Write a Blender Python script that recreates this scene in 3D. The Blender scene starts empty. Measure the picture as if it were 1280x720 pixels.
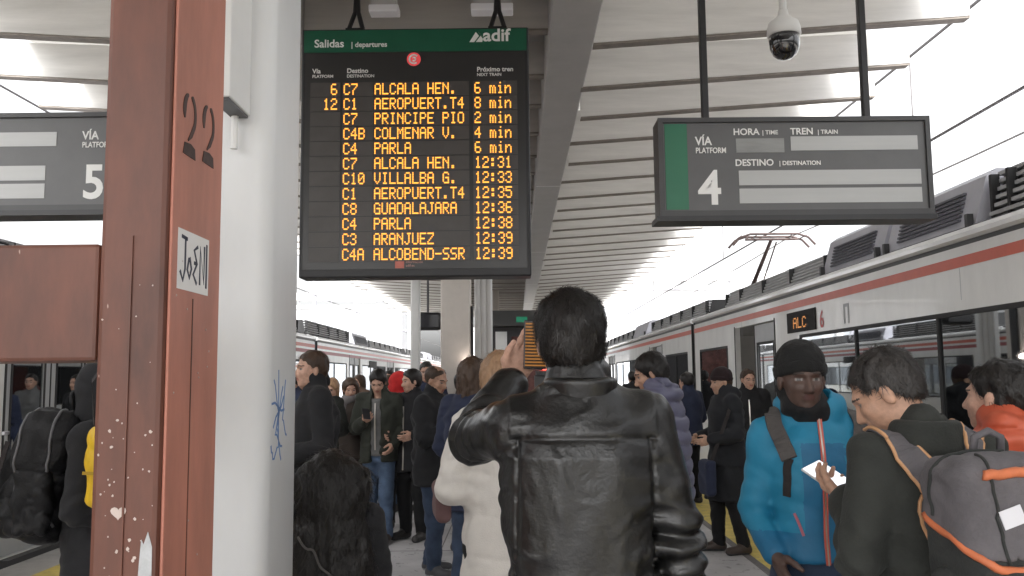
import bpy, bmesh, math, random
import numpy as np
from mathutils import Matrix, Vector

R = math.radians
random.seed(7)
rng = np.random.default_rng(11)
sc = bpy.context.scene
COL = sc.collection

# ------------------------------------------------------------------ camera
cd = bpy.data.cameras.new("camera")
cam = bpy.data.objects.new("camera", cd)
COL.objects.link(cam)
cd.sensor_width = 36.0
cd.lens = 30.94
cd.clip_start = 0.05
cd.clip_end = 2000
PITCH, YAW, ROLL = 5.81, 0.26, -0.57
cam.matrix_world = (Matrix.Translation((0, 0, 1.6)) @ Matrix.Rotation(R(YAW), 4, 'Z')
                    @ Matrix.Rotation(R(90 + PITCH), 4, 'X') @ Matrix.Rotation(R(ROLL), 4, 'Z'))
sc.camera = cam

# ------------------------------------------------------------------ sky, sun, exposure
world = bpy.data.worlds.new("World")
sc.world = world
world.use_nodes = True
nt = world.node_tree
nt.nodes.clear()
sky = nt.nodes.new("ShaderNodeTexSky")
sky.sky_type = 'NISHITA'
sky.sun_disc = False
SUN_EL, SUN_AZ = 48.0, 200.0
sky.sun_elevation = R(SUN_EL)
sky.sun_rotation = R(SUN_AZ)
sky.air_density = 1.0
sky.dust_density = 6.0
sky.ozone_density = 0.6
hs = nt.nodes.new("ShaderNodeHueSaturation")      # cloud cover takes the blue out of the sky
hs.inputs["Saturation"].default_value = 0.08
bg = nt.nodes.new("ShaderNodeBackground")
bg.inputs["Strength"].default_value = 0.14
wo = nt.nodes.new("ShaderNodeOutputWorld")
nt.links.new(sky.outputs[0], hs.inputs["Color"])
nt.links.new(hs.outputs[0], bg.inputs["Color"])
nt.links.new(bg.outputs[0], wo.inputs["Surface"])
sd = bpy.data.lights.new("sun", 'SUN')
sd.energy = 0.8
sd.angle = R(25)
sd.color = (1.0, 0.97, 0.93)
sun = bpy.data.objects.new("sun", sd)
COL.objects.link(sun)
a, e = R(SUN_AZ), R(SUN_EL)
sdir = Vector((math.sin(a) * math.cos(e), math.cos(a) * math.cos(e), math.sin(e)))
sun.rotation_euler = sdir.to_track_quat('Z', 'Y').to_euler()
sun.location = sdir * 60
sc.view_settings.view_transform = 'Standard'
sc.view_settings.look = 'None'
sc.view_settings.gamma = 1
sc.view_settings.exposure = 1.95
sc.view_settings.use_curve_mapping = False
sc.render.engine = 'CYCLES'
sc.cycles.use_denoising = True
sc.cycles.max_bounces = 8
sc.cycles.diffuse_bounces = 5
sc.cycles.transparent_max_bounces = 12

# ------------------------------------------------------------------ helpers
MATS = {}
def mat(name, col, rough=0.6, metal=0.0, var=0.0, vscale=6.0, bump=0.0, bscale=60.0, spec=0.5,
        coat=0.0, emit=None, estr=1.0, sheen=0.0, stretch=(1, 1, 1), speck=None, rvar=0.0):
    if name in MATS:
        return MATS[name]
    m = bpy.data.materials.new(name)
    m.use_nodes = True
    t = m.node_tree
    b = t.nodes["Principled BSDF"]
    b.inputs["Base Color"].default_value = (*col, 1)
    b.inputs["Roughness"].default_value = rough
    b.inputs["Metallic"].default_value = metal
    b.inputs["Specular IOR Level"].default_value = spec
    b.inputs["Coat Weight"].default_value = coat
    b.inputs["Sheen Weight"].default_value = sheen
    if emit:
        b.inputs["Emission Color"].default_value = (*emit, 1)
        b.inputs["Emission Strength"].default_value = estr
    if var or bump or speck or rvar:
        tc = t.nodes.new("ShaderNodeTexCoord")
        mp = t.nodes.new("ShaderNodeMapping")
        mp.inputs["Scale"].default_value = stretch
        t.links.new(tc.outputs["Object"], mp.inputs["Vector"])
    if var or rvar:
        n = t.nodes.new("ShaderNodeTexNoise")
        n.inputs["Scale"].default_value = vscale
        n.inputs["Detail"].default_value = 6
        n.inputs["Roughness"].default_value = 0.65
        t.links.new(mp.outputs[0], n.inputs["Vector"])
        r = t.nodes.new("ShaderNodeValToRGB")
        r.color_ramp.elements[0].position = 0.3
        r.color_ramp.elements[1].position = 0.7
        r.color_ramp.elements[0].color = tuple(c * (1 - var) for c in col) + (1,)
        r.color_ramp.elements[1].color = tuple(min(1, c * (1 + var)) for c in col) + (1,)
        t.links.new(n.outputs["Fac"], r.inputs["Fac"])
        out = r.outputs[0]
        if speck:                                   # (colour, scale, threshold): chips and stains with their own shape
            n2 = t.nodes.new("ShaderNodeTexNoise")
            n2.inputs["Scale"].default_value = speck[1]
            n2.inputs["Detail"].default_value = 3
            t.links.new(mp.outputs[0], n2.inputs["Vector"])
            r2 = t.nodes.new("ShaderNodeValToRGB")
            r2.color_ramp.elements[0].position = speck[2]
            r2.color_ramp.elements[1].position = speck[2] + 0.02
            t.links.new(n2.outputs["Fac"], r2.inputs["Fac"])
            mx = t.nodes.new("ShaderNodeMix")
            mx.data_type = 'RGBA'
            t.links.new(r2.outputs[0], mx.inputs[0])
            t.links.new(out, mx.inputs[6])
            mx.inputs[7].default_value = (*speck[0], 1)
            out = mx.outputs[2]
        t.links.new(out, b.inputs["Base Color"])
        if rvar:
            mr = t.nodes.new("ShaderNodeMapRange")
            mr.inputs["To Min"].default_value = max(0.02, rough - rvar)
            mr.inputs["To Max"].default_value = rough + rvar
            t.links.new(n.outputs["Fac"], mr.inputs["Value"])
            t.links.new(mr.outputs[0], b.inputs["Roughness"])
    if bump:
        nb = t.nodes.new("ShaderNodeTexNoise")
        nb.inputs["Scale"].default_value = bscale
        nb.inputs["Detail"].default_value = 4
        t.links.new(mp.outputs[0], nb.inputs["Vector"])
        bp = t.nodes.new("ShaderNodeBump")
        bp.inputs["Strength"].default_value = bump
        bp.inputs["Distance"].default_value = 0.004
        t.links.new(nb.outputs["Fac"], bp.inputs["Height"])
        t.links.new(bp.outputs[0], b.inputs["Normal"])
    MATS[name] = m
    return m

def glass_mat(name, tint, refl=0.12):
    if name in MATS:
        return MATS[name]
    m = bpy.data.materials.new(name)
    m.use_nodes = True
    t = m.node_tree
    t.nodes.clear()
    o = t.nodes.new("ShaderNodeOutputMaterial")
    tr = t.nodes.new("ShaderNodeBsdfTransparent")
    tr.inputs[0].default_value = (*tint, 1)
    gl = t.nodes.new("ShaderNodeBsdfGlossy")
    gl.inputs["Roughness"].default_value = 0.02
    gl.inputs["Color"].default_value = (0.9, 0.93, 0.95, 1)
    fr = t.nodes.new("ShaderNodeFresnel")
    fr.inputs["IOR"].default_value = 1.6
    ad = t.nodes.new("ShaderNodeMath")
    ad.operation = 'ADD'
    ad.inputs[1].default_value = refl
    ad.use_clamp = True
    mx = t.nodes.new("ShaderNodeMixShader")
    t.links.new(fr.outputs[0], ad.inputs[0])
    t.links.new(ad.outputs[0], mx.inputs[0])
    t.links.new(tr.outputs[0], mx.inputs[1])
    t.links.new(gl.outputs[0], mx.inputs[2])
    t.links.new(mx.outputs[0], o.inputs[0])
    MATS[name] = m
    return m

class MB:
    """collects shapes; build() links them as ONE mesh object"""
    def __init__(s):
        s.v, s.f, s.mi, s.cur = [], [], [], 0
    def m(s, i):
        s.cur = i
        return s
    def add(s, vs, fs):
        o = len(s.v)
        s.v += [tuple(map(float, p)) for p in vs]
        s.f += [tuple(i + o for i in f) for f in fs]
        s.mi += [s.cur] * len(fs)
        return s
    def box(s, x0, x1, y0, y1, z0, z1):
        return s.add([(x0, y0, z0), (x1, y0, z0), (x1, y1, z0), (x0, y1, z0), (x0, y0, z1), (x1, y0, z1), (x1, y1, z1), (x0, y1, z1)],
                     [(0, 3, 2, 1), (4, 5, 6, 7), (0, 1, 5, 4), (1, 2, 6, 5), (2, 3, 7, 6), (3, 0, 4, 7)])
    def hexa(s, p):                                   # eight corners, bottom ring then top ring
        return s.add(p, [(0, 3, 2, 1), (4, 5, 6, 7), (0, 1, 5, 4), (1, 2, 6, 5), (2, 3, 7, 6), (3, 0, 4, 7)])
    def rbox(s, x0, x1, y0, y1, z0, z1, r=0.01, seg=2):   # bevelled box
        bm = bmesh.new()
        bmesh.ops.create_cube(bm, size=1)
        for v in bm.verts:
            v.co = Vector(((x0 + x1) / 2 + v.co.x * (x1 - x0), (y0 + y1) / 2 + v.co.y * (y1 - y0), (z0 + z1) / 2 + v.co.z * (z1 - z0)))
        bmesh.ops.bevel(bm, geom=bm.edges[:], offset=r, segments=seg, affect='EDGES', profile=0.5)
        bm.verts.index_update()
        s.add([v.co[:] for v in bm.verts], [[v.index for v in f.verts] for f in bm.faces])
        bm.free()
        return s
    def tube(s, pts, r, n=8, cap=True):
        pts = [Vector(p) for p in pts]
        rs = r if isinstance(r, (list, tuple)) else [r] * len(pts)
        vs, fs = [], []
        up = None
        for i, p in enumerate(pts):
            t = (pts[min(i + 1, len(pts) - 1)] - pts[max(i - 1, 0)]).normalized()
            if up is None:
                up = t.orthogonal().normalized()
            up = (up - t * up.dot(t)).normalized()
            w = t.cross(up)
            for k in range(n):
                a_ = 2 * math.pi * k / n
                vs.append(p + (up * math.cos(a_) + w * math.sin(a_)) * rs[i])
        for i in range(len(pts) - 1):
            for k in range(n):
                fs.append((i * n + k, i * n + (k + 1) % n, (i + 1) * n + (k + 1) % n, (i + 1) * n + k))
        if cap:
            fs.append(tuple(range(n))[::-1])
            fs.append(tuple((len(pts) - 1) * n + k for k in range(n)))
        return s.add(vs, fs)
    def ribbon(s, pts, nrm, w, th=0.004):             # flat strap along pts, nrm = normal(s)
        pts = [Vector(p) for p in pts]
        nr = [Vector(q) for q in nrm] if isinstance(nrm[0], (tuple, list, Vector, np.ndarray)) else [Vector(nrm)] * len(pts)
        ws = w if isinstance(w, (list, tuple)) else [w] * len(pts)
        vs, fs = [], []
        for i, p in enumerate(pts):
            t = (pts[min(i + 1, len(pts) - 1)] - pts[max(i - 1, 0)]).normalized()
            n_ = nr[i].normalized()
            b_ = t.cross(n_).normalized()
            vs += [p - b_ * ws[i] / 2, p + b_ * ws[i] / 2, p + b_ * ws[i] / 2 + n_ * th, p - b_ * ws[i] / 2 + n_ * th]
        for i in range(len(pts) - 1):
            for k in range(4):
                fs.append((i * 4 + k, i * 4 + (k + 1) % 4, i * 4 + 4 + (k + 1) % 4, i * 4 + 4 + k))
        e_ = (len(pts) - 1) * 4
        fs += [(3, 2, 1, 0), (e_, e_ + 1, e_ + 2, e_ + 3)]
        return s.add(vs, fs)
    def prism(s, poly, f0, f1):                       # poly of 2D points, f0/f1 map (u,v) to 3D
        n = len(poly)
        vs = [f0(*p) for p in poly] + [f1(*p) for p in poly]
        fs = [tuple(range(n))[::-1], tuple(range(n, 2 * n))] + [(i, (i + 1) % n, n + (i + 1) % n, n + i) for i in range(n)]
        return s.add(vs, fs)
    def lathe(s, prof, c=(0, 0, 0), n=24):            # (r,z) profile round the z axis
        vs, fs = [], []
        for r_, z_ in prof:
            for k in range(n):
                a_ = 2 * math.pi * k / n
                vs.append((c[0] + r_ * math.cos(a_), c[1] + r_ * math.sin(a_), c[2] + z_))
        for i in range(len(prof) - 1):
            for k in range(n):
                fs.append((i * n + k, i * n + (k + 1) % n, (i + 1) * n + (k + 1) % n, (i + 1) * n + k))
        fs += [tuple(range(n))[::-1], tuple((len(prof) - 1) * n + k for k in range(n))]
        return s.add(vs, fs)
    def build(s, name, mats, parent=None, smooth=False, recalc=True):
        me = bpy.data.meshes.new(name)
        me.from_pydata(s.v, [], s.f)
        for m_ in (mats if isinstance(mats, (list, tuple)) else [mats]):
            me.materials.append(m_)
        if s.cur or any(s.mi):
            me.polygons.foreach_set("material_index", s.mi)
        if recalc:
            bm = bmesh.new()
            bm.from_mesh(me)
            bmesh.ops.recalc_face_normals(bm, faces=bm.faces[:])
            bm.to_mesh(me)
            bm.free()
        if smooth:
            me.polygons.foreach_set("use_smooth", [True] * len(me.polygons))
        me.update()
        o = bpy.data.objects.new(name, me)
        COL.objects.link(o)
        if parent:
            o.parent = parent
        return o

def tag(o, label=None, cat=None, group=None, kind=None):
    if label: o["label"] = label
    if cat: o["category"] = cat
    if group: o["group"] = group
    if kind: o["kind"] = kind
    return o
def empty(name, loc=(0, 0, 0), rz=0.0, label=None, cat=None, group=None):
    o = bpy.data.objects.new(name, None)
    o.empty_display_size = 0.1
    COL.objects.link(o)
    o.location = loc
    o.rotation_euler = (0, 0, rz)
    return tag(o, label, cat, group)
def share(name, src, parent, loc=(0, 0, 0)):          # another object with the same mesh
    o = src.copy()
    o.name = name
    COL.objects.link(o)
    o.parent = parent
    o.location = loc
    return o

def text(name, s, size, m, parent, loc, rot=(R(90), 0, 0), sx=1.0, align='LEFT', depth=0.001, bold=0.0):
    c = bpy.data.curves.new(name, 'FONT')
    c.body = s
    c.size = size
    c.align_x = align
    c.extrude = depth
    c.offset = bold
    c.resolution_u = 4
    o = bpy.data.objects.new(name, c)
    COL.objects.link(o)
    dg = bpy.context.evaluated_depsgraph_get()
    me = bpy.data.meshes.new_from_object(o.evaluated_get(dg))
    bpy.data.objects.remove(o)
    bpy.data.curves.remove(c)
    me.materials.clear()
    me.materials.append(m)
    o = bpy.data.objects.new(name, me)
    COL.objects.link(o)
    o.parent = parent
    o.location = loc
    o.rotation_euler = rot
    o.scale = (sx, 1, 1)
    return o

# ------------------------------------------------------------------ materials of the place
M_platform = mat("platform_concrete", (0.42, 0.41, 0.415), 0.75, var=0.16, vscale=2.5, bump=0.25, bscale=90, speck=((0.24, 0.235, 0.23), 11, 0.63))
M_edge = mat("platform_edge_stone", (0.45, 0.44, 0.43), 0.7, var=0.15, vscale=5, bump=0.2, bscale=70)
M_yellow = mat("tactile_yellow", (0.62, 0.49, 0.13), 0.65, var=0.2, vscale=7, bump=0.3, bscale=50, speck=((0.36, 0.31, 0.2), 12, 0.64))
M_drain = mat("drain_line", (0.16, 0.15, 0.15), 0.8, var=0.2, vscale=20)
M_ground = mat("ballast_ground", (0.3, 0.28, 0.26), 0.95, var=0.3, vscale=3, bump=0.6, bscale=12)
M_white = mat("white_painted_steel", (0.72, 0.72, 0.71), 0.45, var=0.05, vscale=3)
M_slat = mat("slat_white", (0.62, 0.61, 0.59), 0.5, var=0.14, vscale=1.8, stretch=(0.4, 1, 4))
M_slat_shaded = mat("slat_white_shaded", (0.46, 0.43, 0.40), 0.5, var=0.1, vscale=2.2, stretch=(0.4, 1, 4))  # darker copy of the white slats, shade below the deck painted in
M_shadow_line = mat("slat_shadow_line", (0.22, 0.195, 0.17), 0.7, var=0.2, vscale=8)  # dark strip painted in as the shadow line below each slat
M_girder = mat("girder_grey", (0.42, 0.41, 0.40), 0.5, var=0.08, vscale=2)
def opal_mat(name, col, through):                       # milky sheet added over the wings to even out the daylight
    m = mat(name, col, 0.6)
    t = m.node_tree
    o = t.nodes["Material Output"]
    tr = t.nodes.new("ShaderNodeBsdfTranslucent")
    tr.inputs[0].default_value = (*col, 1)
    mx = t.nodes.new("ShaderNodeMixShader")
    mx.inputs[0].default_value = through
    t.links.new(t.nodes["Principled BSDF"].outputs[0], mx.inputs[1])
    t.links.new(tr.outputs[0], mx.inputs[2])
    t.links.new(mx.outputs[0], o.inputs[0])
    return m
M_opal = opal_mat("added_light_sheet", (0.80, 0.79, 0.77), 0.36)
M_deck = mat("roof_deck", (0.40, 0.38, 0.36), 0.6, var=0.1)
M_col = mat("column_grey_white", (0.70, 0.71, 0.715), 0.42, var=0.06, vscale=2.5, stretch=(1, 1, 0.4), bump=0.06, bscale=30, rvar=0.1)
M_colb = mat("column_beige", (0.66, 0.61, 0.56), 0.5, var=0.05)
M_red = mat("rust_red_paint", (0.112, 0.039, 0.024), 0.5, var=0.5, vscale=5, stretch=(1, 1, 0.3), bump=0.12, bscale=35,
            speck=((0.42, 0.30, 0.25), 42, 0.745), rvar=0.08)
M_redl = mat("red_paint_side", (0.42, 0.165, 0.115), 0.48, var=0.24, vscale=5, stretch=(1, 1, 0.3), bump=0.1, bscale=35,
             speck=((0.5, 0.33, 0.28), 44, 0.76))  # paler red on the side face of the post
M_black = mat("black_metal", (0.018, 0.018, 0.02), 0.4)
M_dark = mat("dark_grey_frame", (0.05, 0.05, 0.052), 0.42, var=0.1)
M_letter = mat("white_lettering", (0.8, 0.8, 0.78), 0.5)

def wp(mb, name, mats, parent, **k):                  # geometry given in world coordinates, hung under parent
    o = mb.build(name, mats, None, **k)
    o.parent = parent
    if parent.parent is None:
        o.matrix_parent_inverse = parent.matrix_basis.inverted()
    return o

# ------------------------------------------------------------------ the setting
tag(MB().box(-400, 400, -60, 900, -1.3, -1.1).build("ground", M_ground), kind="structure")
PX0, PX1, PY0, PY1 = -4.45, 2.94, -8.0, 90.0
pf = MB().box(PX0, PX1, PY0, PY1, -1.1, 0.0).build("platform", M_platform)
tag(pf, kind="structure")
for nm, x0, x1, m_, z in (("edge_paving", 2.6, 2.94, M_edge, 0.004), ("edge_paving", -4.45, -4.05, M_edge, 0.004),
                          ("yellow_strip", 2.07, 2.6, M_yellow, 0.004), ("yellow_strip", -4.05, -3.5, M_yellow, 0.004),
                          ("drain_strip", 2.0, 2.07, M_drain, 0.004), ("drain_strip", -3.5, -3.43, M_drain, 0.004)):
    tag(MB().box(x0, x1, PY0, PY1, -0.01, z).build(nm, m_), kind="structure")
jm = MB()
for k in range(40):                                   # joints between the concrete bays
    jm.box(-3.42, 1.99, -6 + k * 2.4, -5.988 + k * 2.4, -0.01, 0.002)
jm.box(-0.735, -0.723, PY0, PY1, -0.01, 0.0025)
tag(jm.build("pavement_joint", M_drain, pf), kind="stuff")
for x in (-6.9, -5.4, 3.9, 5.3):
    tag(MB().box(x - 0.035, x + 0.035, -20, 200, -1.1, -0.95).build("rail", M_dark), kind="structure")

# ------------------------------------------------------------------ canopy
can = empty("station_canopy", (-0.77, 18, 4.5), 0, "white slatted platform canopy on two long grey girders", "canopy")
CY0, CY1 = -4.6, 42.0
for x0, x1 in ((0.31, 0.70), (-2.24, -1.85)):
    g = MB().rbox(x0, x1, CY0, CY1, 4.5, 5.02, 0.012)
    wp(g, "girder", M_girder, can)
wp(MB().box(-2.22, 0.68, CY0, CY1, 5.03, 5.11), "roof_deck", M_deck, can)
for xa, xb in ((0.705, 3.55), (-2.245, -4.95)):        # added light-evening wing sheets stop short of the slat ends
    za, zb = 4.94, 4.94 + abs(xb - xa) * 0.046
    x0, x1, z0, z1 = (xa, xb, za, zb) if xa < xb else (xb, xa, zb, za)
    wp(MB().hexa([(x0, CY0, z0), (x1, CY0, z1), (x1, CY1, z1), (x0, CY1, z0), (x0, CY0, z0 + 0.05), (x1, CY0, z1 + 0.05), (x1, CY1, z1 + 0.05), (x0, CY1, z0 + 0.05)]), "light_evening_sheet", M_opal, can)
for y in (6.1, 13.2, 20.3, 27.4, 34.5):
    wp(MB().box(0.325, 0.685, y, y + 0.03, 4.497, 4.503), "girder_joint", M_white, can)
def slat_mesh(xa, za, xb, zb, ha, hb, t=0.07):
    b_ = MB()
    b_.hexa([(xa, 0, za), (xb, 0, zb), (xb, t, zb), (xa, t, za), (xa, 0, za + ha), (xb, 0, zb + hb), (xb, t, zb + hb), (xa, t, za + ha)])
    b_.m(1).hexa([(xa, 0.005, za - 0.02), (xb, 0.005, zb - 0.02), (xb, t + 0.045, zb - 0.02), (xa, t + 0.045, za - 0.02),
                  (xa, 0.005, za - 0.001), (xb, 0.005, zb - 0.001), (xb, t + 0.045, zb - 0.001), (xa, t + 0.045, za - 0.001)])  # strip along the slat bottom that draws its shadow line
    return b_
sr = sl = s0 = None
i0, NS = -11, 42
inv = can.matrix_basis.inverted()
for i in range(i0, i0 + NS):
    y = 7.48 + 1.1 * i
    jit = 0.03 * math.sin(i * 2.3) + 0.02 * math.sin(i * 7.7)
    if sr is None:
        sr = slat_mesh(0.705, 4.52, 4.02, 4.73, 0.40, 0.33).build("slat", [M_slat, M_shadow_line], can)
        sl = slat_mesh(-5.42, 4.73, -2.245, 4.52, 0.33, 0.40).build("slat", [M_slat, M_shadow_line], can)
        s0 = slat_mesh(-1.845, 4.66, 0.305, 4.66, 0.33, 0.33).build("slat", [M_slat_shaded, M_shadow_line], can)
        trio = (sr, sl, s0)
    else:
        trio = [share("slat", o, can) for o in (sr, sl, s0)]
    for q, o in enumerate(trio):
        o.matrix_parent_inverse = inv
        o.location = ((0.05 * math.sin(i * 3.7 + q)) * (q != 2), y + jit, 0.012 * math.sin(i * 5.1 + q))
        if q == 2: o.location.z = 0.01 * math.sin(i * 4.3)

# ------------------------------------------------------------------ columns
def rounded_column(x0, x1, y0, y1, z0, z1, r, mt, label, seg=6):
    root = empty("column", ((x0 + x1) / 2, (y0 + y1) / 2, 0), 0, label, "column", "canopy columns")
    poly = []
    for cx, cy, a0 in ((x1 - r, y0 + r, -90), (x1 - r, y1 - r, 0), (x0 + r, y1 - r, 90), (x0 + r, y0 + r, 180)):
        for k in range(seg + 1):
            a_ = R(a0 + 90 * k / seg)
            poly.append((cx + r * math.cos(a_), cy + r * math.sin(a_)))
    sh = MB().prism(poly, lambda u, v: (u, v, z0), lambda u, v: (u, v, z1))
    o = wp(sh, "shaft", mt, root, smooth=True)
    o.data.polygons[0].use_smooth = o.data.polygons[1].use_smooth = False
    wp(MB().rbox(x0 - 0.05, x1 + 0.05, y0 - 0.05, y1 + 0.05, 0.001, 0.03, 0.008), "base_plate", M_girder, root)
    return root
wc = rounded_column(-1.10, -0.715, 2.53, 2.90, 0.02, 5.02, 0.055, M_col, "big light grey column standing right behind the rust red post")
# scribble on the side of the column facing the trains
sm = mat("blue_marker", (0.10, 0.20, 0.42), 0.6)
for k, pts in enumerate([[(2.60, 1.60), (2.66, 1.50), (2.62, 1.44), (2.70, 1.40)], [(2.70, 1.58), (2.64, 1.46), (2.69, 1.36)],
                         [(2.58, 1.53), (2.72, 1.51)], [(2.60, 1.46), (2.71, 1.55)], [(2.65, 1.63), (2.66, 1.40), (2.60, 1.37), (2.58, 1.41)],
                         [(2.73, 1.60), (2.70, 1.48), (2.75, 1.43)]]):
    pp = []
    for (y1, z1), (y2, z2) in zip(pts[:-1], pts[1:]):
        for q in range(4):
            pp.append((-0.7152, y1 + (y2 - y1) * q / 4, z1 + (z2 - z1) * q / 4 + 0.008 * math.sin(q * 1.6)))
    pp.append((-0.7152, pts[-1][0], pts[-1][1]))
    wp(MB().ribbon(pp, (1, 0, 0), 0.007, 0.001), "marker_scribble", sm, wc)
for z in (2.02, 2.75, 1.15):
    wp(MB().lathe([(0.006, 0), (0.005, 0.003), (0.001, 0.004)], n=8), "rivet", M_dark, wc).matrix_basis = \
        Matrix.Translation((-0.93, 2.53, z)) @ Matrix.Rotation(R(90), 4, 'X')
# cable duct on the face of the column
cdx = empty("cable_duct", (-0.80, 2.43, 2.37), 0, "white cable duct ending halfway down the light grey column", "duct")
wp(MB().rbox(-0.835, -0.778, 2.34, 2.526, 2.374, 4.6, 0.004), "cover", M_white, cdx)
wp(MB().box(-0.830, -0.783, 2.346, 2.520, 2.366, 2.3735), "end_opening", M_dark, cdx)
wp(MB().box(-0.870, -0.836, 2.47, 2.528, 2.40, 4.6), "back_strip", M_girder, cdx)
wp(MB().tube([(-0.815, 2.50, 2.27), (-0.815, 2.50, 2.366)], 0.011), "cable_end", M_white, cdx)

far1 = rounded_column(-1.0, -0.61, 11.6, 11.98, 0.02, 5.02, 0.02, M_colb, "beige square column under the departures board")
wp(MB().box(-0.605, -0.575, 11.65, 11.80, 1.7, 2.55), "cable_slot", M_black, far1)
tb = empty("downpipe_bundle", (-0.46, 12.2, 0), 0, "ribbed white pipe casing right beside the beige square column", "pipe")
for k in range(3):
    wp(MB().tube([(-0.535 + 0.08 * k, 12.2, 0.0), (-0.535 + 0.08 * k, 12.2, 5.02)], 0.046, 12), "pipe", M_white, tb, smooth=True)
lampm = mat("small_lamp_glow", (1, 0.9, 0.8), 0.3, emit=(1, 0.85, 0.75), estr=6)
ll = empty("marker_lamp", (-0.60, 11.55, 1.81), 0, "small glowing lamp on the edge of the beige column", "lamp")
wp(MB().lathe([(0.02, 0), (0.05, 0.01), (0.05, 0.05), (0.02, 0.07)], (-0.60, 11.57, 1.78), 12), "glass", lampm, ll)
wp(MB().box(-0.64, -0.56, 11.575, 11.60, 1.76, 1.87), "backplate", M_dark, ll)
thin = rounded_column(-1.70, -1.55, 14.1, 14.25, 0.02, 5.02, 0.03, M_white, "thin white column left of the beige one, with a dark screen behind it")
rounded_column(-1.0, -0.62, 22.0, 22.38, 0.02, 5.02, 0.03, M_colb, "far beige column deep under the canopy")
rounded_column(-1.0, -0.62, 31.5, 31.88, 0.02, 5.02, 0.03, M_colb, "farthest column at the end of the canopy")
# dark clock-like screen behind the thin column
ms = empty("hanging_monitor", (-1.5, 15, 2.45), 0, "small dark monitor hanging behind the thin white column", "monitor")
wp(MB().rbox(-1.78, -1.27, 15.0, 15.22, 2.42, 2.73, 0.08, 4), "casing", M_black, ms, smooth=True)
wp(MB().box(-1.72, -1.33, 14.992, 14.999, 2.47, 2.68), "screen", mat("dark_screen", (0.02, 0.02, 0.025), 0.15), ms)
wp(MB().tube([(-1.52, 15.1, 2.72), (-1.52, 15.1, 4.66)], 0.02), "pole", M_dark, ms)

# ------------------------------------------------------------------ rust red frame
rf = empty("steel_frame", (-0.79, 1.95, 0), 0, "chipped rust red steel post with a red crossbeam, number 22 on it", "post")
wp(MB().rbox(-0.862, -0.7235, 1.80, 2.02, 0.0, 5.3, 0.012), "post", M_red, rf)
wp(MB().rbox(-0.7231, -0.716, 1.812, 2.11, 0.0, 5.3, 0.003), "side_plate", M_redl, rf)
wp(MB().box(-0.8, -0.7235, 2.021, 2.095, 0.0, 5.3), "back_flange", M_red, rf)
wp(MB().box(-0.795, -0.791, 1.796, 1.799, 0.0, 1.9), "weld_seam", M_red, rf)
wp(MB().box(-0.7159, -0.7145, 1.935, 1.939, 0.0, 1.78), "weld_seam", M_red, rf)
wp(MB().rbox(-2.9, -0.8625, 1.803, 1.99, 1.642, 1.885, 0.008), "crossbeam", M_red, rf)
wp(MB().rbox(-3.05, -2.9005, 1.80, 2.02, 0.0, 5.3, 0.012), "post", M_red, rf)
ink = mat("stencil_ink", (0.06, 0.035, 0.03), 0.7, var=0.3, vscale=30)
XS = -0.7155
def rp(pts, w, name, m_=ink, parent=rf, x=XS):
    return wp(MB().ribbon([(x, p[0], p[1]) for p in pts], (1, 0, 0), w, 0.0012), name, m_, parent)
def arc(cy, cz, ry, rz_, a0, a1, n=10):
    return [(cy + ry * math.cos(R(a0 + (a1 - a0) * k / n)), cz + rz_ * math.sin(R(a0 + (a1 - a0) * k / n))) for k in range(n + 1)]
def stencil_two(y, z, s):                              # z = foot of the digit
    rp(arc(y - 0.004 * s, z + 0.098 * s, 0.026 * s, 0.040 * s, 205, 100), [0.006 * s, 0.012 * s, 0.016 * s, 0.018 * s, 0.018 * s, 0.017 * s, 0.016 * s, 0.014 * s, 0.012 * s, 0.009 * s, 0.005 * s], "stencil_stroke")
    rp(arc(y + 0.006 * s, z + 0.098 * s, 0.028 * s, 0.040 * s, 85, -35) + [(y + 0.012 * s, z + 0.052 * s), (y - 0.006 * s, z + 0.036 * s)],
       [0.004 * s] + [0.013 * s] * 11 + [0.004 * s], "stencil_stroke")
    wp(MB().prism([(y - 0.034 * s, z + 0.002), (y + 0.040 * s, z + 0.002), (y + 0.036 * s, z + 0.026 * s), (y + 0.01 * s, z + 0.032 * s), (y - 0.026 * s, z + 0.028 * s)],
                  lambda u, v: (XS, u, v), lambda u, v: (XS + 0.0012, u, v)), "stencil_stroke", ink, rf)
stencil_two(1.888, 2.088, 1.0)
stencil_two(2.005, 2.098, 1.0)
# white sticker with a hand-written name
stk = wp(MB().box(-0.7158, -0.7148, 1.842, 2.028, 1.795, 1.925), "sticker", mat("sticker_paper", (0.72, 0.71, 0.70), 0.6, var=0.05), rf)
pen = mat("marker_black", (0.03, 0.035, 0.06), 0.6)
def st(pts, w=0.008):
    return wp(MB().ribbon([(-0.7147, 1.842 + 0.186 * p[0], 1.795 + 0.13 * p[1]) for p in pts], (1, 0, 0), w, 0.0008), "pen_stroke", pen, stk)
st([(0.10, 0.88), (0.28, 0.86)]); st([(0.22, 0.88), (0.22, 0.35), (0.16, 0.15), (0.07, 0.3)])
st([(0.34, 0.55), (0.29, 0.35), (0.36, 0.22), (0.42, 0.38), (0.36, 0.57)])
st([(0.62, 0.80), (0.50, 0.72), (0.60, 0.50), (0.48, 0.30), (0.60, 0.15)]); st([(0.50, 0.5), (0.60, 0.5)])
st([(0.70, 0.15), (0.70, 0.80), (0.84, 0.2), (0.84, 0.85)]); st([(0.92, 0.9), (0.92, 0.12)])
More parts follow.
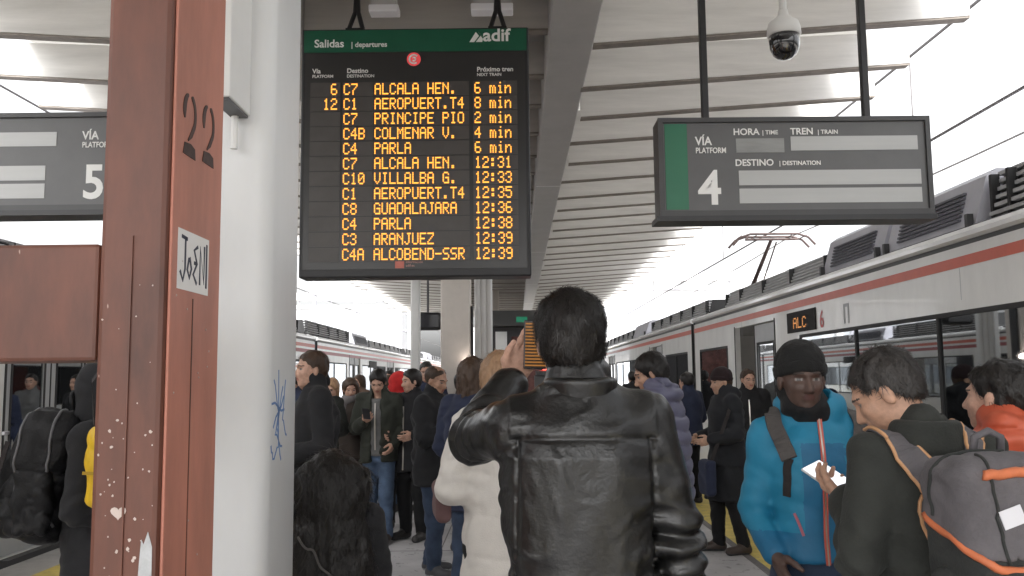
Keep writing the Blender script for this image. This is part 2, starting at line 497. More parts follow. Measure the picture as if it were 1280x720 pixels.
# bare patch, heart and paint chips on the front face
chipm = mat("bare_primer", (0.50, 0.42, 0.38), 0.7, var=0.15, vscale=20)
YF = 1.7993
def chip(cx, cz, r, n=7, m_=chipm):
    p = [(cx + r * random.uniform(0.6, 1.2) * math.cos(2 * math.pi * k / n), cz + r * random.uniform(0.6, 1.4) * math.sin(2 * math.pi * k / n)) for k in range(n)]
    wp(MB().prism(p, lambda u, v: (u, YF, v), lambda u, v: (u, YF - 0.0008, v)), "paint_chip", m_, rf)
for k in range(46):
    z = 1.55 - 0.42 * random.random() ** 0.8
    chip(random.uniform(-0.85, -0.735), z, random.choice((0.0012, 0.0018, 0.0025, 0.0035)))
for k in range(9):
    chip(random.uniform(-0.85, -0.735), random.uniform(1.5, 1.8), random.choice((0.001, 0.0016, 0.002)))
hp = [(0.016 * math.sin(t) ** 3, 0.0009 * (13 * math.cos(t) - 5 * math.cos(2 * t) - 2 * math.cos(3 * t) - math.cos(4 * t))) for t in [2 * math.pi * k / 20 for k in range(20)]]
wp(MB().prism([(-0.803 + a_, 1.338 + b_) for a_, b_ in hp], lambda u, v: (u, YF, v), lambda u, v: (u, YF - 0.001, v)), "heart_mark", chipm, rf)
wp(MB().prism([(-0.762, 1.16), (-0.732, 1.15), (-0.733, 1.27), (-0.742, 1.30), (-0.75, 1.275), (-0.755, 1.285), (-0.758, 1.24)],
              lambda u, v: (u, YF, v), lambda u, v: (u, YF - 0.001, v)), "bare_patch", mat("bare_grey", (0.4, 0.41, 0.42), 0.6, var=0.2, vscale=30), rf)
for k in range(12):
    z = random.uniform(1.15, 1.9)
    y = random.uniform(1.83, 2.07)
    rp([(y, z), (y + 0.002, z + 0.003)], 0.003, "paint_chip", chipm)

# ------------------------------------------------------------------ departures board
FONT = {'A': "01110100011000111111100011000110001", 'B': "11110100011000111110100011000111110", 'C': "01110100011000010000100001000101110",
 'D': "11110100011000110001100011000111110", 'E': "11111100001000011110100001000011111", 'G': "01110100011000010111100011000101111",
 'H': "10001100011000111111100011000110001", 'I': "01110001000010000100001000010001110", 'J': "00111000100001000010000101001001100",
 'L': "10000100001000010000100001000011111", 'M': "10001110111010110101100011000110001", 'N': "10001110011010110011100011000110001",
 'O': "01110100011000110001100011000101110", 'P': "11110100011000111110100001000010000", 'R': "11110100011000111110101001001010001",
 'S': "01111100001000001110000010000111110", 'T': "11111001000010000100001000010000100", 'U': "10001100011000110001100011000101110",
 'V': "10001100011000110001100010101000100", 'Z': "11111000010001000100010001000011111", '0': "01110100011001110101110011000101110",
 '1': "00100011000010000100001000010001110", '2': "01110100010000100110010001000011111", '3': "01110100010000100110000011000101110",
 '4': "00010001100101010010111110001000010", '5': "11111100001111000001000011000101110", '6': "01110100001000011110100011000101110",
 '7': "11111000010001000100010000100001000", '8': "01110100011000101110100011000101110", '9': "01110100011000101111000010000101110",
 '.': "00000000000000000000000000110001100", ':': "00000011000110000000011000110000000", '-': "00000000000000011111000000000000000",
 'm': "00000000001101010101101011010110101", 'i': "00100000000110000100001000010001110", 'n': "00000000001011011001100011000110001", ' ': "0" * 35}
led = mat("led_amber", (0.1, 0.05, 0.01), 0.5, emit=(1.0, 0.37, 0.045), estr=0.60)
def led_text(s, x, z, y, parent, px=0.0094, pz=0.0126, name="led_text", fill=0.95):
    b_ = MB()
    for ci, ch in enumerate(s):
        g = FONT[ch]
        for r_ in range(7):
            for c_ in range(5):
                if g[r_ * 5 + c_] == '1':
                    xx, zz = x + (ci * 6 + c_) * px, z + (6 - r_) * pz
                    b_.add([(xx, y, zz), (xx + px * fill, y, zz), (xx + px * fill, y, zz + pz * 0.8), (xx, y, zz + pz * 0.8)], [(0, 1, 2, 3)])
    return wp(b_, name, led, parent, recalc=False)
BY = 6.40
bd = empty("departures_board", (-0.74, 6.5, 2.34), 0, "large black departures board with amber train times and a green header", "departures board")
wp(MB().rbox(-1.595, 0.115, BY + 0.004, BY + 0.22, 2.34, 4.23, 0.012), "housing", mat("board_black", (0.022, 0.022, 0.024), 0.45, var=0.1), bd)
wp(MB().box(-1.565, 0.085, BY - 0.002, BY + 0.003, 2.40, 4.04), "front_panel", mat("board_face", (0.035, 0.034, 0.034), 0.3), bd)
wp(MB().box(-1.575, 0.098, BY - 0.004, BY + 0.003, 4.045, 4.215), "green_header", mat("adif_green", (0.012, 0.10, 0.055), 0.35, var=0.1), bd)
rowm = mat("led_window", (0.075, 0.068, 0.064), 0.4, var=0.1)
ROWS = [("6", "C7", "ALCALA HEN.", "6 min"), ("12", "C1", "AEROPUERT.T4", "8 min"), ("", "C7", "PRINCIPE PIO", "2 min"),
        ("", "C4B", "COLMENAR V.", "4 min"), ("", "C4", "PARLA", "6 min"), ("", "C7", "ALCALA HEN.", "12:31"),
        ("", "C10", "VILLALBA G.", "12:33"), ("", "C1", "AEROPUERT.T4", "12:35"), ("", "C8", "GUADALAJARA", "12:36"),
        ("", "C4", "PARLA", "12:38"), ("", "C3", "ARANJUEZ", "12:39"), ("", "C4A", "ALCOBEND-SSR", "12:39")]
bxx = lambda px: -1.595 + (px - 376) * 0.00602
for i, (v, c, d, t_) in enumerate(ROWS):
    z = 3.715 - i * 0.1135
    for x0, x1 in ((388, 425), (428, 466), (467, 585), (590, 645)):
        wp(MB().box(bxx(x0), bxx(x1), BY - 0.006, BY - 0.0025, z - 0.010, z + 0.096), "row_window", rowm, bd)
    if v:
        led_text(v, bxx(423) - len(v) * 0.0564, z, BY - 0.0085, bd)
    led_text(c, bxx(429.5), z, BY - 0.0085, bd)
    led_text(d, bxx(468), z, BY - 0.0085, bd)
    led_text(t_, bxx(592), z, BY - 0.0085, bd)
TY = BY - 0.0055
text("lettering", "Salidas", 0.085, M_letter, bd, (0, 0, 0), bold=0.0015).location = (bxx(392) + 0.74, TY - 6.5, 4.085 - 2.34)
text("lettering", "| departures", 0.055, M_letter, bd, (bxx(438) + 0.74, TY - 6.5, 4.085 - 2.34), bold=0.0012)
text("lettering", "adif", 0.135, M_letter, bd, (bxx(603) + 0.74, TY - 6.5, 4.12 - 2.34), sx=1.05, bold=0.003)
for poly in ([(586, 0), (594, 13), (598, 8), (592, 0)], [(594, 0), (600, 8), (603, 4), (602, 0)], [(597, 13.5), (602.5, 7), (600, 10)]):
    wp(MB().prism([(bxx(a_), 4.112 + b_ * 0.006) for a_, b_ in poly], lambda u, v: (u, TY, v), lambda u, v: (u, TY - 0.002, v)), "logo_arrow", M_letter, bd)
for x, s1, s2 in ((390, "Vía", "PLATFORM"), (433, "Destino", "DESTINATION"), (595, "Próximo tren", "NEXT TRAIN")):
    text("lettering", s1, 0.05, M_letter, bd, (bxx(x) + 0.74, TY + 0.003 - 6.5, 3.885 - 2.34), bold=0.001)
    text("lettering", s2, 0.032, M_letter, bd, (bxx(x) + 0.74, TY + 0.003 - 6.5, 3.85 - 2.34), bold=0.0006)
redlogo = mat("logo_red", (0.62, 0.05, 0.06), 0.4, emit=(1, 0.12, 0.12), estr=0.1)
lg = wp(MB().prism([(bxx(516.5) + 0.052 * math.cos(2 * math.pi * k / 28), 3.985 + 0.052 * math.sin(2 * math.pi * k / 28)) for k in range(28)],
               lambda u, v: (u, BY - 0.0025, v), lambda u, v: (u, BY - 0.006, v)), "round_logo", redlogo, bd)
for r_, a0, a1, w_ in ((0.033, 40, 310, 0.013), (0.013, -140, 130, 0.012)):
    wp(MB().ribbon([(bxx(516.5) + r_ * math.cos(R(a0 + (a1 - a0) * k / 16)), BY - 0.0062, 3.985 + r_ * math.sin(R(a0 + (a1 - a0) * k / 16))) for k in range(17)],
                   (0, -1, 0), w_, 0.001), "logo_stroke", M_letter, lg)
wp(MB().box(bxx(494), bxx(505), BY - 0.004, BY - 0.0025, 2.405, 2.47), "notice_square", mat("notice_pink", (0.55, 0.16, 0.12), 0.5), bd)
text("lettering", "Información\nadif.es", 0.026, mat("notice_text", (0.5, 0.25, 0.2), 0.5), bd, (bxx(507) + 0.74, TY + 0.003 - 6.5, 2.442 - 2.34))
for x in (-1.20, -0.12):
    for dx in (-0.03, 0.03):
        wp(MB().tube([(x + dx * 2, BY + 0.06, 4.225), (x + dx * 0.4, BY + 0.1, 4.40), (x, BY + 0.11, 4.66)], 0.018), "hanger", M_black, bd)
    wp(MB().box(x - 0.07, x + 0.07, BY + 0.02, BY + 0.16, 4.226, 4.245), "hanger_plate", M_black, bd)
for x0, x1 in ((-1.16, -0.92), (-0.34, 0.0)):
    lf = empty("light_fixture", ((x0 + x1) / 2, 6.75, 4.5), 0, "white light fitting above the %s half of the departures board" % ("left" if x0 < -1 else "right"), "light fitting", "light fittings above the board")
    wp(MB().rbox(x0, x1, 6.78, 6.92, 4.53, 4.59, 0.01), "diffuser", mat("fixture_white", (0.8, 0.79, 0.82), 0.3), lf)
    wp(MB().box(x0 + 0.02, x1 - 0.02, 6.8, 6.9, 4.591, 4.665), "housing", M_girder, lf)

# ------------------------------------------------------------------ platform signs
sgm = mat("sign_grey", (0.105, 0.105, 0.107), 0.4, var=0.06)
sgg = mat("sign_green", (0.02, 0.15, 0.08), 0.4)
pane = mat("display_pane", (0.42, 0.425, 0.42), 0.25, var=0.05, vscale=4, stretch=(0.3, 1, 3))
panef = mat("display_pane_faded", (0.25, 0.255, 0.25), 0.3, var=0.2, vscale=6, stretch=(0.5, 1, 2))
def platform_sign(loc, rz, num, label, mirror):
    """1.64 wide, 0.60 high, origin at the bottom left corner of its face"""
    r_ = empty("platform_sign", loc, R(rz), label, "sign", "hanging platform signs")
    MB().rbox(0, 1.64, 0.004, 0.17, 0, 0.60, 0.006).build("housing", M_dark, r_)
    b_ = MB()
    b_.box(0, 1.64, -0.022, 0.003, 0, 0.032).box(0, 1.64, -0.022, 0.003, 0.572, 0.60)
    b_.box(0, 0.03, -0.022, 0.003, 0.0325, 0.5715).box(1.612, 1.64, -0.022, 0.003, 0.0325, 0.5715)
    b_.build("frame", M_dark, r_)
    MB().box(-0.02, 1.65, -0.03, 0.175, -0.032, -0.001).build("bottom_rail", M_black, r_)
    MB().box(0.031, 1.611, -0.006, 0.003, 0.033, 0.571).build("face", sgm, r_)
    f = (lambda x: 1.64 - x) if mirror else (lambda x: x)
    def bx(x0, x1, z0, z1, nm, m_):
        a_, c_ = sorted((f(x0), f(x1)))
        MB().box(a_, c_, -0.009, -0.0065, z0, z1).build(nm, m_, r_)
    if mirror:
        bx(0.42, 1.575, 0.395, 0.482, "display_pane", pane)
    else:
        bx(0.04, 0.175, 0.04, 0.565, "green_band", sgg)
        bx(0.47, 0.76, 0.385, 0.472, "display_pane", panef)
        bx(0.80, 1.565, 0.395, 0.482, "display_pane", pane)
        text("lettering", "HORA", 0.056, M_letter, r_, (0.455, -0.007, 0.495), bold=0.001)
        text("lettering", "| TIME", 0.036, M_letter, r_, (0.63, -0.007, 0.497), bold=0.0006)
        text("lettering", "TREN", 0.056, M_letter, r_, (0.80, -0.007, 0.495), bold=0.001)
        text("lettering", "| TRAIN", 0.036, M_letter, r_, (0.965, -0.007, 0.497), bold=0.0006)
        text("lettering", "DESTINO", 0.056, M_letter, r_, (0.46, -0.007, 0.305), bold=0.001)
        text("lettering", "| DESTINATION", 0.036, M_letter, r_, (0.725, -0.007, 0.307), bold=0.0006)
    bx(0.48, 1.575, 0.185, 0.275, "display_pane", pane)
    bx(0.48, 1.575, 0.075, 0.165, "display_pane", pane)
    tx = 1.375 if mirror else 0.225
    text("lettering", "VÍA", 0.072, M_letter, r_, (tx, -0.007, 0.435), bold=0.0015, sx=0.9)
    text("lettering", "PLATFORM", 0.048, M_letter, r_, (tx, -0.007, 0.385), bold=0.0008, sx=0.78)
    text("lettering", num, 0.29, M_letter, r_, (tx + 0.01, -0.007, 0.075), sx=0.95, bold=0.006)
    for x in ((0.05, 0.60) if mirror else (0.31, 1.30)):
        MB().rbox(x - 0.02, x + 0.02, 0.06, 0.11, 0.601, 2.15, 0.004).build("hanger_rod", M_black, r_)
        MB().box(x - 0.05, x + 0.05, 0.03, 0.14, 0.6005, 0.612).build("rod_plate", M_black, r_)
    return r_
platform_sign((0.865, 5.2, 2.548), 0.4, "4", "grey hanging sign for track 4 with green band and blank panes", False)
platform_sign((-3.99, 5.2, 2.625), 0, "5", "grey hanging sign for track 5 cut off by the red post", True)

# dome camera
dc = empty("security_camera", (1.78, 5.6, 3.66), 0, "white and black dome camera hanging above the track 4 sign", "camera")
wp(MB().lathe([(0.03, 0.335), (0.036, 0.30), (0.06, 0.275), (0.095, 0.25), (0.107, 0.21), (0.110, 0.17), (0.1, 0.16)], (1.78, 5.6, 3.655), 28), "housing", M_white, dc, smooth=True)
wp(MB().lathe([(0.098, 0.165), (0.099, 0.12), (0.093, 0.075), (0.075, 0.035), (0.045, 0.01), (0.01, 0.0)], (1.78, 5.6, 3.655), 28), "dome", mat("camera_dome", (0.012, 0.012, 0.014), 0.08, coat=1.0), dc, smooth=True)
wp(MB().tube([(1.78, 5.6, 3.99), (1.78, 5.6, 4.62)], 0.024, 10), "pipe", M_white, dc)

# ------------------------------------------------------------------ trains
M_body = mat("train_white", (0.75, 0.75, 0.735), 0.34, var=0.08, vscale=2.0, stretch=(1, 1.5, 0.5), coat=0.25)
M_roofw = mat("train_roof_edge", (0.80, 0.81, 0.82), 0.25, var=0.05, vscale=3, coat=0.6)
M_stripe = mat("train_red", (0.58, 0.11, 0.065), 0.35, var=0.08)
M_stripe2 = mat("train_maroon", (0.36, 0.07, 0.08), 0.4, var=0.08)
M_door = mat("train_door_grey", (0.42, 0.43, 0.44), 0.4, var=0.05)
M_rubber = mat("black_rubber", (0.015, 0.015, 0.016), 0.6)
M_glass = glass_mat("train_window_glass", (0.30, 0.32, 0.32), 0.34)
M_int = mat("train_interior", (0.38, 0.37, 0.35), 0.6, var=0.05)
M_seat = mat("train_seat", (0.08, 0.10, 0.16), 0.7)
M_louv = mat("louver_slat", (0.46, 0.46, 0.47), 0.5, var=0.15, vscale=4)
M_unit = mat("roof_unit_grey", (0.48, 0.48, 0.53), 0.5, var=0.1, vscale=3)
M_mesh = mat("unit_grille", (0.12, 0.12, 0.14), 0.6, var=0.3, vscale=40)

def cells(y0, y1, z0, z1, holes):
    ys = sorted({y0, y1, *[h[0] for h in holes], *[h[1] for h in holes]})
    zs = sorted({z0, z1, *[h[2] for h in holes], *[h[3] for h in holes]})
    for a_, b_ in zip(ys[:-1], ys[1:]):
        run = None
        for c_, d_ in zip(zs[:-1], zs[1:]):
            my, mz = (a_ + b_) / 2, (c_ + d_) / 2
            if not any(h[0] < my < h[1] and h[2] < mz < h[3] for h in holes):
                if run and abs(run[1] - c_) < 1e-6:
                    run[1] = d_
                else:
                    if run: yield a_, b_, run[0], run[1]
                    run = [c_, d_]
        if run: yield a_, b_, run[0], run[1]

def carriage(X0, sx, y0, y1, label, doors, wins, units, near=False, group=None, stripe2=False, panto=None):
    root = empty("train_carriage", (X0 + sx * 1.4, (y0 + y1) / 2, -0.95), 0, label, "train carriage", group)
    def B(x0, x1, *r, mb=None):
        a_, b_ = sorted((X0 + sx * x0, X0 + sx * x1))
        return (mb or MB()).box(a_, b_, *r)
    holes = [(d[0], d[1], 0.06, 2.24) for d in doors] + list(wins)
    w = MB()
    for c_ in cells(y0, y1, -0.95, 2.45, holes):
        B(0, 0.07, *c_, mb=w)
    wp(w, "side_wall", M_body, root)
    for k in range(int((y1 - y0) / 2.9)):
        yy = y0 + 1.3 + 2.9 * k
        if not any(h_[0] - 0.1 < yy < h_[1] + 0.1 for h_ in holes):
            wp(B(-0.0015, 0.002, yy, yy + 0.008, -0.9, 2.305), "panel_joint", M_dark, root)
        wp(B(-0.0015, 0.002, yy + 0.02, yy + 0.026, 2.09, 2.305), "panel_joint", M_door, root)
    # cant rail: dark groove, round white gutter, sloping roof, far side
    wp(B(0.012, 0.07, y0, y1, 2.451, 2.482), "groove", M_dark, root)
    prof = [(0.0, 2.483), (-0.028, 2.50), (-0.03, 2.53), (-0.01, 2.56), (0.06, 2.585), (0.22, 2.60), (0.5, 2.66), (1.4, 2.72), (2.3, 2.66), (2.74, 2.585), (2.8, 2.5), (2.8, 2.40), (0.08, 2.40), (0.08, 2.483)]
    wp(MB().prism(prof, lambda u, v: (X0 + sx * u, y0, v), lambda u, v: (X0 + sx * u, y1, v)), "roof", M_roofw, root)
    wp(B(-0.004, -0.001, y0, y1, 2.31, 2.382), "red_stripe", M_stripe, root)
    if stripe2:
        wp(B(-0.004, -0.001, y0, y1, 2.185, 2.262), "maroon_stripe", M_stripe2, root)
    wp(B(2.72, 2.8, y0, y1, -0.95, 0.9), "far_wall", M_body, root)
    wp(B(2.72, 2.8, y0, y1, 1.9, 2.399), "far_wall", M_body, root)
    k = y0
    while k < y1:
        wp(B(2.725, 2.795, k, min(y1, k + 0.35), 0.901, 1.899), "window_post", M_body, root)
        k += 2.4
    wp(B(0.071, 2.719, y0 + 0.02, y1 - 0.02, -0.05, 0.03), "floor", M_dark, root)
    wp(B(0.081, 2.719, y0 + 0.02, y1 - 0.02, 2.26, 2.30), "ceiling", M_int, root)
    for yy in (y0 + 0.02, y1 - 0.10):
        wp(B(0.075, 2.715, yy, yy + 0.08, -0.95, 2.259), "end_wall", M_int, root)
    wp(B(0.03, 0.6, y0 + 0.3, y1 - 0.3, -1.0, -0.955), "underframe", M_dark, root)
    for yy in (y0, y1 - 0.05):
        wp(B(-0.005, 0.0695, yy - 0.001, yy + 0.051, -0.9, 2.48), "end_seal", M_rubber, root)
    wp(B(0.25, 2.55, y1 + 0.001, y1 + 0.149, -0.6, 2.35), "gangway", M_rubber, root)
    for a_, b_, c_, d_ in wins:
        o = wp(B(0.012, 0.02, a_ + 0.001, b_ - 0.001, c_ + 0.001, d_ - 0.001), "window", M_glass, root)
        fr = MB()
        B(-0.003, 0.011, a_, b_, c_ - 0.02, c_ + 0.012, mb=fr); B(-0.003, 0.011, a_, b_, d_ - 0.012, d_ + 0.02, mb=fr)
        n_ = max(1, round((b_ - a_) / 1.45))
        for q in range(n_ + 1):
            yy = a_ + (b_ - a_) * q / n_
            B(-0.002, 0.010, yy - 0.014, yy + 0.014, c_ + 0.0125, d_ - 0.0125, mb=fr)
        wp(fr, "window_frame", M_rubber, o)
        if near:
            for q in range(n_ * 2):
                yy = a_ + 0.3 + (b_ - a_) * q / (n_ * 2)
                st_ = MB()
                for xx in (0.25, 1.75):
                    B(xx, xx + 0.85, yy, yy + 0.10, 0.45, 1.25, mb=st_); B(xx, xx + 0.85, yy + 0.101, yy + 0.5, 0.40, 0.52, mb=st_)
                wp(st_, "seat", M_seat, root)
    for d in doors:
        a_, b_, op = d
        mid = (a_ + b_) / 2
        leaves = [(a_ + 0.01, mid - 0.008)] if op else [(a_ + 0.01, mid - 0.008), (mid + 0.008, b_ - 0.01)]
        for l0, l1 in leaves:
            lm = MB()
            for c_ in cells(l0, l1, 0.07, 2.22, [(l0 + 0.11, l1 - 0.11, 0.75, 1.98)]):
                B(0.018, 0.052, *c_, mb=lm)
            lo = wp(lm, "door", M_door, root)
            wp(B(0.03, 0.04, l0 + 0.111, l1 - 0.111, 0.751, 1.979), "pane", M_glass, lo)
            gk = MB()
            B(0.012, 0.017, l0 + 0.085, l1 - 0.085, 0.725, 0.755, mb=gk); B(0.012, 0.017, l0 + 0.085, l1 - 0.085, 1.975, 2.005, mb=gk)
            B(0.012, 0.017, l0 + 0.085, l0 + 0.115, 0.756, 1.974, mb=gk); B(0.012, 0.017, l1 - 0.115, l1 - 0.085, 0.756, 1.974, mb=gk)
            wp(gk, "gasket", M_rubber, lo)
        wp(B(0.012, 0.06, mid - 0.0075, mid + 0.0075, 0.07, 2.22), "door_seal", M_rubber, root)
        wp(B(-0.006, 0.011, a_ - 0.03, a_ - 0.001, 0.06, 2.26), "door_edge", M_rubber, root)
        wp(B(-0.006, 0.011, b_ + 0.001, b_ + 0.03, 0.06, 2.26), "door_edge", M_rubber, root)
        wp(B(-0.09, 0.06, a_, b_, -0.03, 0.05), "door_step", M_dark, root)
        if op:
            wp(B(0.3, 1.1, b_ - 0.35, b_ - 0.30, 0.031, 2.2), "partition", M_int, root)
            wp(B(0.9, 1.7, a_ - 0.25, a_ - 0.2, 0.031, 2.2), "partition", M_int, root)
    for u0, u1, kind, top in units:
        if kind == 'louver':
            h = MB().prism([(0.33, 2.60), (0.42, top - 0.01), (2.38, top - 0.01), (2.47, 2.60)], lambda u, v: (X0 + sx * u, u0, v), lambda u, v: (X0 + sx * u, u1, v))
            ho = wp(h, "roof_louver", M_rubber, root)
            n_ = 7
            for q in range(n_):
                f_ = q / (n_ - 1)
                z = 2.625 + (top - 2.66) * f_
                x = 0.315 + 0.09 * f_
                B_ = B(x - 0.035, x + 0.02, u0, u1, z, z + 0.026)
                wp(B_, "louver_slat", M_louv, ho)
            L = u1 - u0
            for q in range(int(L / 1.2) + 2):
                yy = min(u1 - 0.04, u0 + q * 1.2)
                wp(B(0.30, 0.36, yy, yy + 0.03, 2.6, top - 0.03), "louver_post", M_rubber, ho)
        else:
            h = MB().prism([(0.22, 2.60), (0.33, top - 0.05), (0.40, top), (2.40, top), (2.47, top - 0.05), (2.58, 2.60)],
                           lambda u, v: (X0 + sx * u, u0 + 0.02, v), lambda u, v: (X0 + sx * u, u1 - 0.02, v))
            ho = wp(h, "roof_unit", M_unit, root)
            if kind == 'grille':
                for q in range(7):
                    f_ = 0.25 + 0.5 * q / 6
                    x = 0.22 + 0.10 * f_ - 0.012
                    z = 2.60 + (top - 0.05 - 2.60) * f_
                    wp(B(x - 0.004, x + 0.02, u0 + 0.25, u1 - 0.25, z, z + 0.017), "grille_bar", M_mesh, ho)
            wp(B(0.19, 0.235, u0 + 0.05, u0 + 0.09, 2.626, 2.72), "clamp", M_dark, ho)
            wp(B(0.19, 0.235, u1 - 0.09, u1 - 0.05, 2.626, 2.72), "clamp", M_dark, ho)
        wp(B(0.17, 0.30, u0, u1, 2.595, 2.625), "roof_tray", M_rubber, root)
    if panto:
        xc, yc = X0 + sx * 1.4, panto
        pm = mat("pantograph_steel", (0.10, 0.07, 0.065), 0.5, metal=0.3)
        p = wp(MB().tube([(xc, yc + 0.2, 2.70), (xc, yc + 1.3, 3.25)], 0.045), "pantograph", pm, root)
        wp(MB().tube([(xc, yc + 1.3, 3.25), (xc, yc, 3.92)], [0.04, 0.03]), "upper_arm", pm, p)
        wp(MB().tube([(xc + 0.12, yc + 1.2, 3.18), (xc + 0.1, yc + 0.05, 3.88)], 0.014), "guide_rod", pm, p)
        for dy in (-0.16, 0.16):
            wp(MB().tube([(xc - 0.70, yc + dy, 3.80), (xc - 0.58, yc + dy, 3.93), (xc - 0.4, yc + dy, 3.99), (xc + 0.4, yc + dy, 3.99), (xc + 0.58, yc + dy, 3.93), (xc + 0.70, yc + dy, 3.80)], 0.02), "bow_strip", pm, p)
        for dx in (-0.55, -0.3, 0.3, 0.55):
            wp(MB().tube([(xc + dx, yc - 0.16, 3.96), (xc + dx, yc + 0.16, 3.96)], 0.012), "bow_spring", pm, p)
        wp(MB().tube([(xc - 0.45, yc, 3.92), (xc + 0.45, yc, 3.92)], 0.022), "cross_bar", pm, p)
        for dx in (-0.42, 0.42):
            wp(MB().tube([(xc + dx, yc - 0.02, 3.9), (xc + dx, yc, 3.965)], 0.016), "bow_leg", pm, p)
        for dx in (-0.5, 0.5):
            wp(MB().tube([(xc + dx, yc + 0.2, 2.66), (xc + dx, yc + 0.2, 2.86)], [0.07, 0.05]), "insulator", pm, p)
    return root

GR = "carriages of the train on the right"
GL = "carriages of the train on the left"
c1 = carriage(3.0, 1, -7, 14.9, "nearest white carriage on the right with red stripe and open door",
              [(10.25, 12.1, True), (2.4, 4.2, False)], [(4.75, 9.35, 1.02, 2.0), (-4, 2.0, 1.02, 2.0), (12.55, 14.45, 1.02, 2.0)],
              [(-5, 6.05, 'louver', 3.0), (6.1, 7.65, 'grille', 3.04), (7.7, 9.25, 'grille', 3.03), (9.35, 13.85, 'louver', 2.90)], True, GR)
carriage(3.0, 1, 15.05, 33, "second white carriage on the right, its joint beside the open door",
         [(18.2, 19.9, True), (27, 28.7, False)], [(15.5, 17.8, 1.02, 2.0), (20.4, 26.6, 1.02, 2.0), (29, 32.5, 1.02, 2.0)],
         [(15.3, 21.5, 'louver', 2.93), (22, 24.5, 'box', 3.0), (25, 32, 'louver', 2.93)], False, GR, panto=15.0)
carriage(3.0, 1, 33.15, 55, "farthest carriage of the train on the right", [(38, 39.7, False)], [(33.6, 37.5, 1.02, 2.0), (40, 54, 1.02, 2.0)],
         [(34, 41, 'louver', 2.93), (42, 45, 'box', 3.0), (46, 54, 'louver', 2.93)], False, GR)
# marks beside the door of the near carriage
X = 2.9985
wp(MB().box(X - 0.012, X - 0.0005, 8.80, 9.72, 2.05, 2.27), "destination_display", mat("display_black", (0.012, 0.011, 0.011), 0.6, spec=0.2), c1)
ds = MB()
for ci, ch in enumerate("ALC"):
    g = FONT[ch]
    for k in range(35):
        if g[k] == '1':
            yy, zz = 9.50 - (ci * 6 + k % 5) * 0.025, 2.205 - (k // 5) * 0.0165
            ds.add([(X - 0.0135, yy, zz), (X - 0.0135, yy - 0.022, zz), (X - 0.0135, yy - 0.022, zz - 0.014), (X - 0.0135, yy, zz - 0.014)], [(0, 1, 2, 3)])
wp(ds, "led_text", mat("led_dim", (0.1, 0.04, 0.01), 0.5, emit=(1, 0.4, 0.1), estr=0.2), c1, recalc=False)
def side_text(s, size, m_, y, z, bold=0.002):
    o = text("lettering", s, size, m_, c1, (0, 0, 0), bold=bold)
    o.matrix_parent_inverse = c1.matrix_basis.inverted()
    o.location = (X - 0.003, y, z)
    o.rotation_euler = (R(90), 0, R(-90))
    return o
side_text("6", 0.24, mat("decal_red", (0.55, 0.12, 0.12), 0.4), 8.70, 2.06)
wp(MB().box(X - 0.003, X - 0.0005, 7.93, 7.96, 2.06, 2.24), "decal", M_door, c1)
wp(MB().box(X - 0.003, X - 0.0005, 8.03, 8.06, 2.06, 2.24), "decal", M_door, c1)
wp(MB().box(X - 0.003, X - 0.0005, 7.9601, 8.0299, 2.21, 2.24), "decal", M_door, c1)

l1 = carriage(-4.55, -1, -7, 19.9, "nearest carriage of the train on the left, doors behind the backpack",
              [(7.86, 9.42, False), (15.6, 17.2, False)], [(10, 15.2, 1.02, 2.0), (0, 7.2, 1.02, 2.0), (17.6, 19.5, 1.02, 2.0)],
              [(0, 9, 'louver', 2.98), (9.3, 13, 'grille', 3.0), (13.5, 19.5, 'louver', 2.95)], True, GL, stripe2=True)
for poly, m_ in (([(7.84, 0.60), (7.84, 0.95), (7.20, 0.95), (7.45, 0.60)], M_stripe), ([(7.44, 0.60), (7.19, 0.95), (7.0, 0.95), (7.25, 0.60)], M_white)):
    wp(MB().prism(poly, lambda u, v: (-4.549, u, v), lambda u, v: (-4.546, u, v)), "livery_mark", m_, l1)
l2 = carriage(-4.55, -1, 20.05, 38, "second carriage of the train on the left with a ribbed roof unit",
         [(24, 25.6, False), (31, 32.6, False)], [(20.5, 23.6, 1.02, 2.0), (26, 30.6, 1.02, 2.0), (33, 37.5, 1.02, 2.0)],
         [(20.4, 25.5, 'louver', 3.0), (26, 28.5, 'grille', 3.0), (29, 37, 'louver', 2.9)], False, GL, stripe2=True)
wp(MB().box(-4.548, -4.535, 27.2, 28.6, 1.95, 2.16), "destination_display", mat("display_black", (0, 0, 0)), l2)
carriage(-4.55, -1, 38.15, 58, "farthest carriage of the train on the left", [(43, 44.6, False)], [(38.6, 42.6, 1.02, 2.0), (45, 57, 1.02, 2.0)],
         [(39, 46, 'louver', 2.93), (47, 50, 'box', 3.0), (51, 57, 'louver', 2.93)], False, GL, stripe2=True)

# ------------------------------------------------------------------ overhead line
M_wire = mat("overhead_wire", (0.16, 0.15, 0.15), 0.5, metal=0.4)
def wire(x, z, label, sag=0.0, r=0.011, y0=-10, y1=140):
    pts = []
    for k in range(41):
        y = y0 + (y1 - y0) * k / 40
        u = ((y + 10) % 37.5) / 37.5
        pts.append((x, y, z - sag * 4 * u * (1 - u)))
    return tag(MB().tube(pts, r, 6).build("overhead_wire", M_wire), label, "wire", "overhead wires")
wire(4.4, 4.05, "contact wire running over the right train and its pantograph", 0, 0.016)
wire(4.4, 5.35, "carrying wire high above the right train, beside the canopy edge", 0.25, 0.017)
wire(8.4, 4.45, "lower wire over the empty track right of the train", 0, 0.020)
wire(8.6, 5.9, "upper wire over the empty track right of the train", 0.3, 0.020)
wire(12.2, 5.6, "outermost wire on the far right of the sky", 0.2, 0.016)
wire(-6.0, 4.1, "contact wire running over the left train", 0, 0.014)
wire(-6.0, 5.3, "carrying wire high above the left train", 0.25, 0.014)
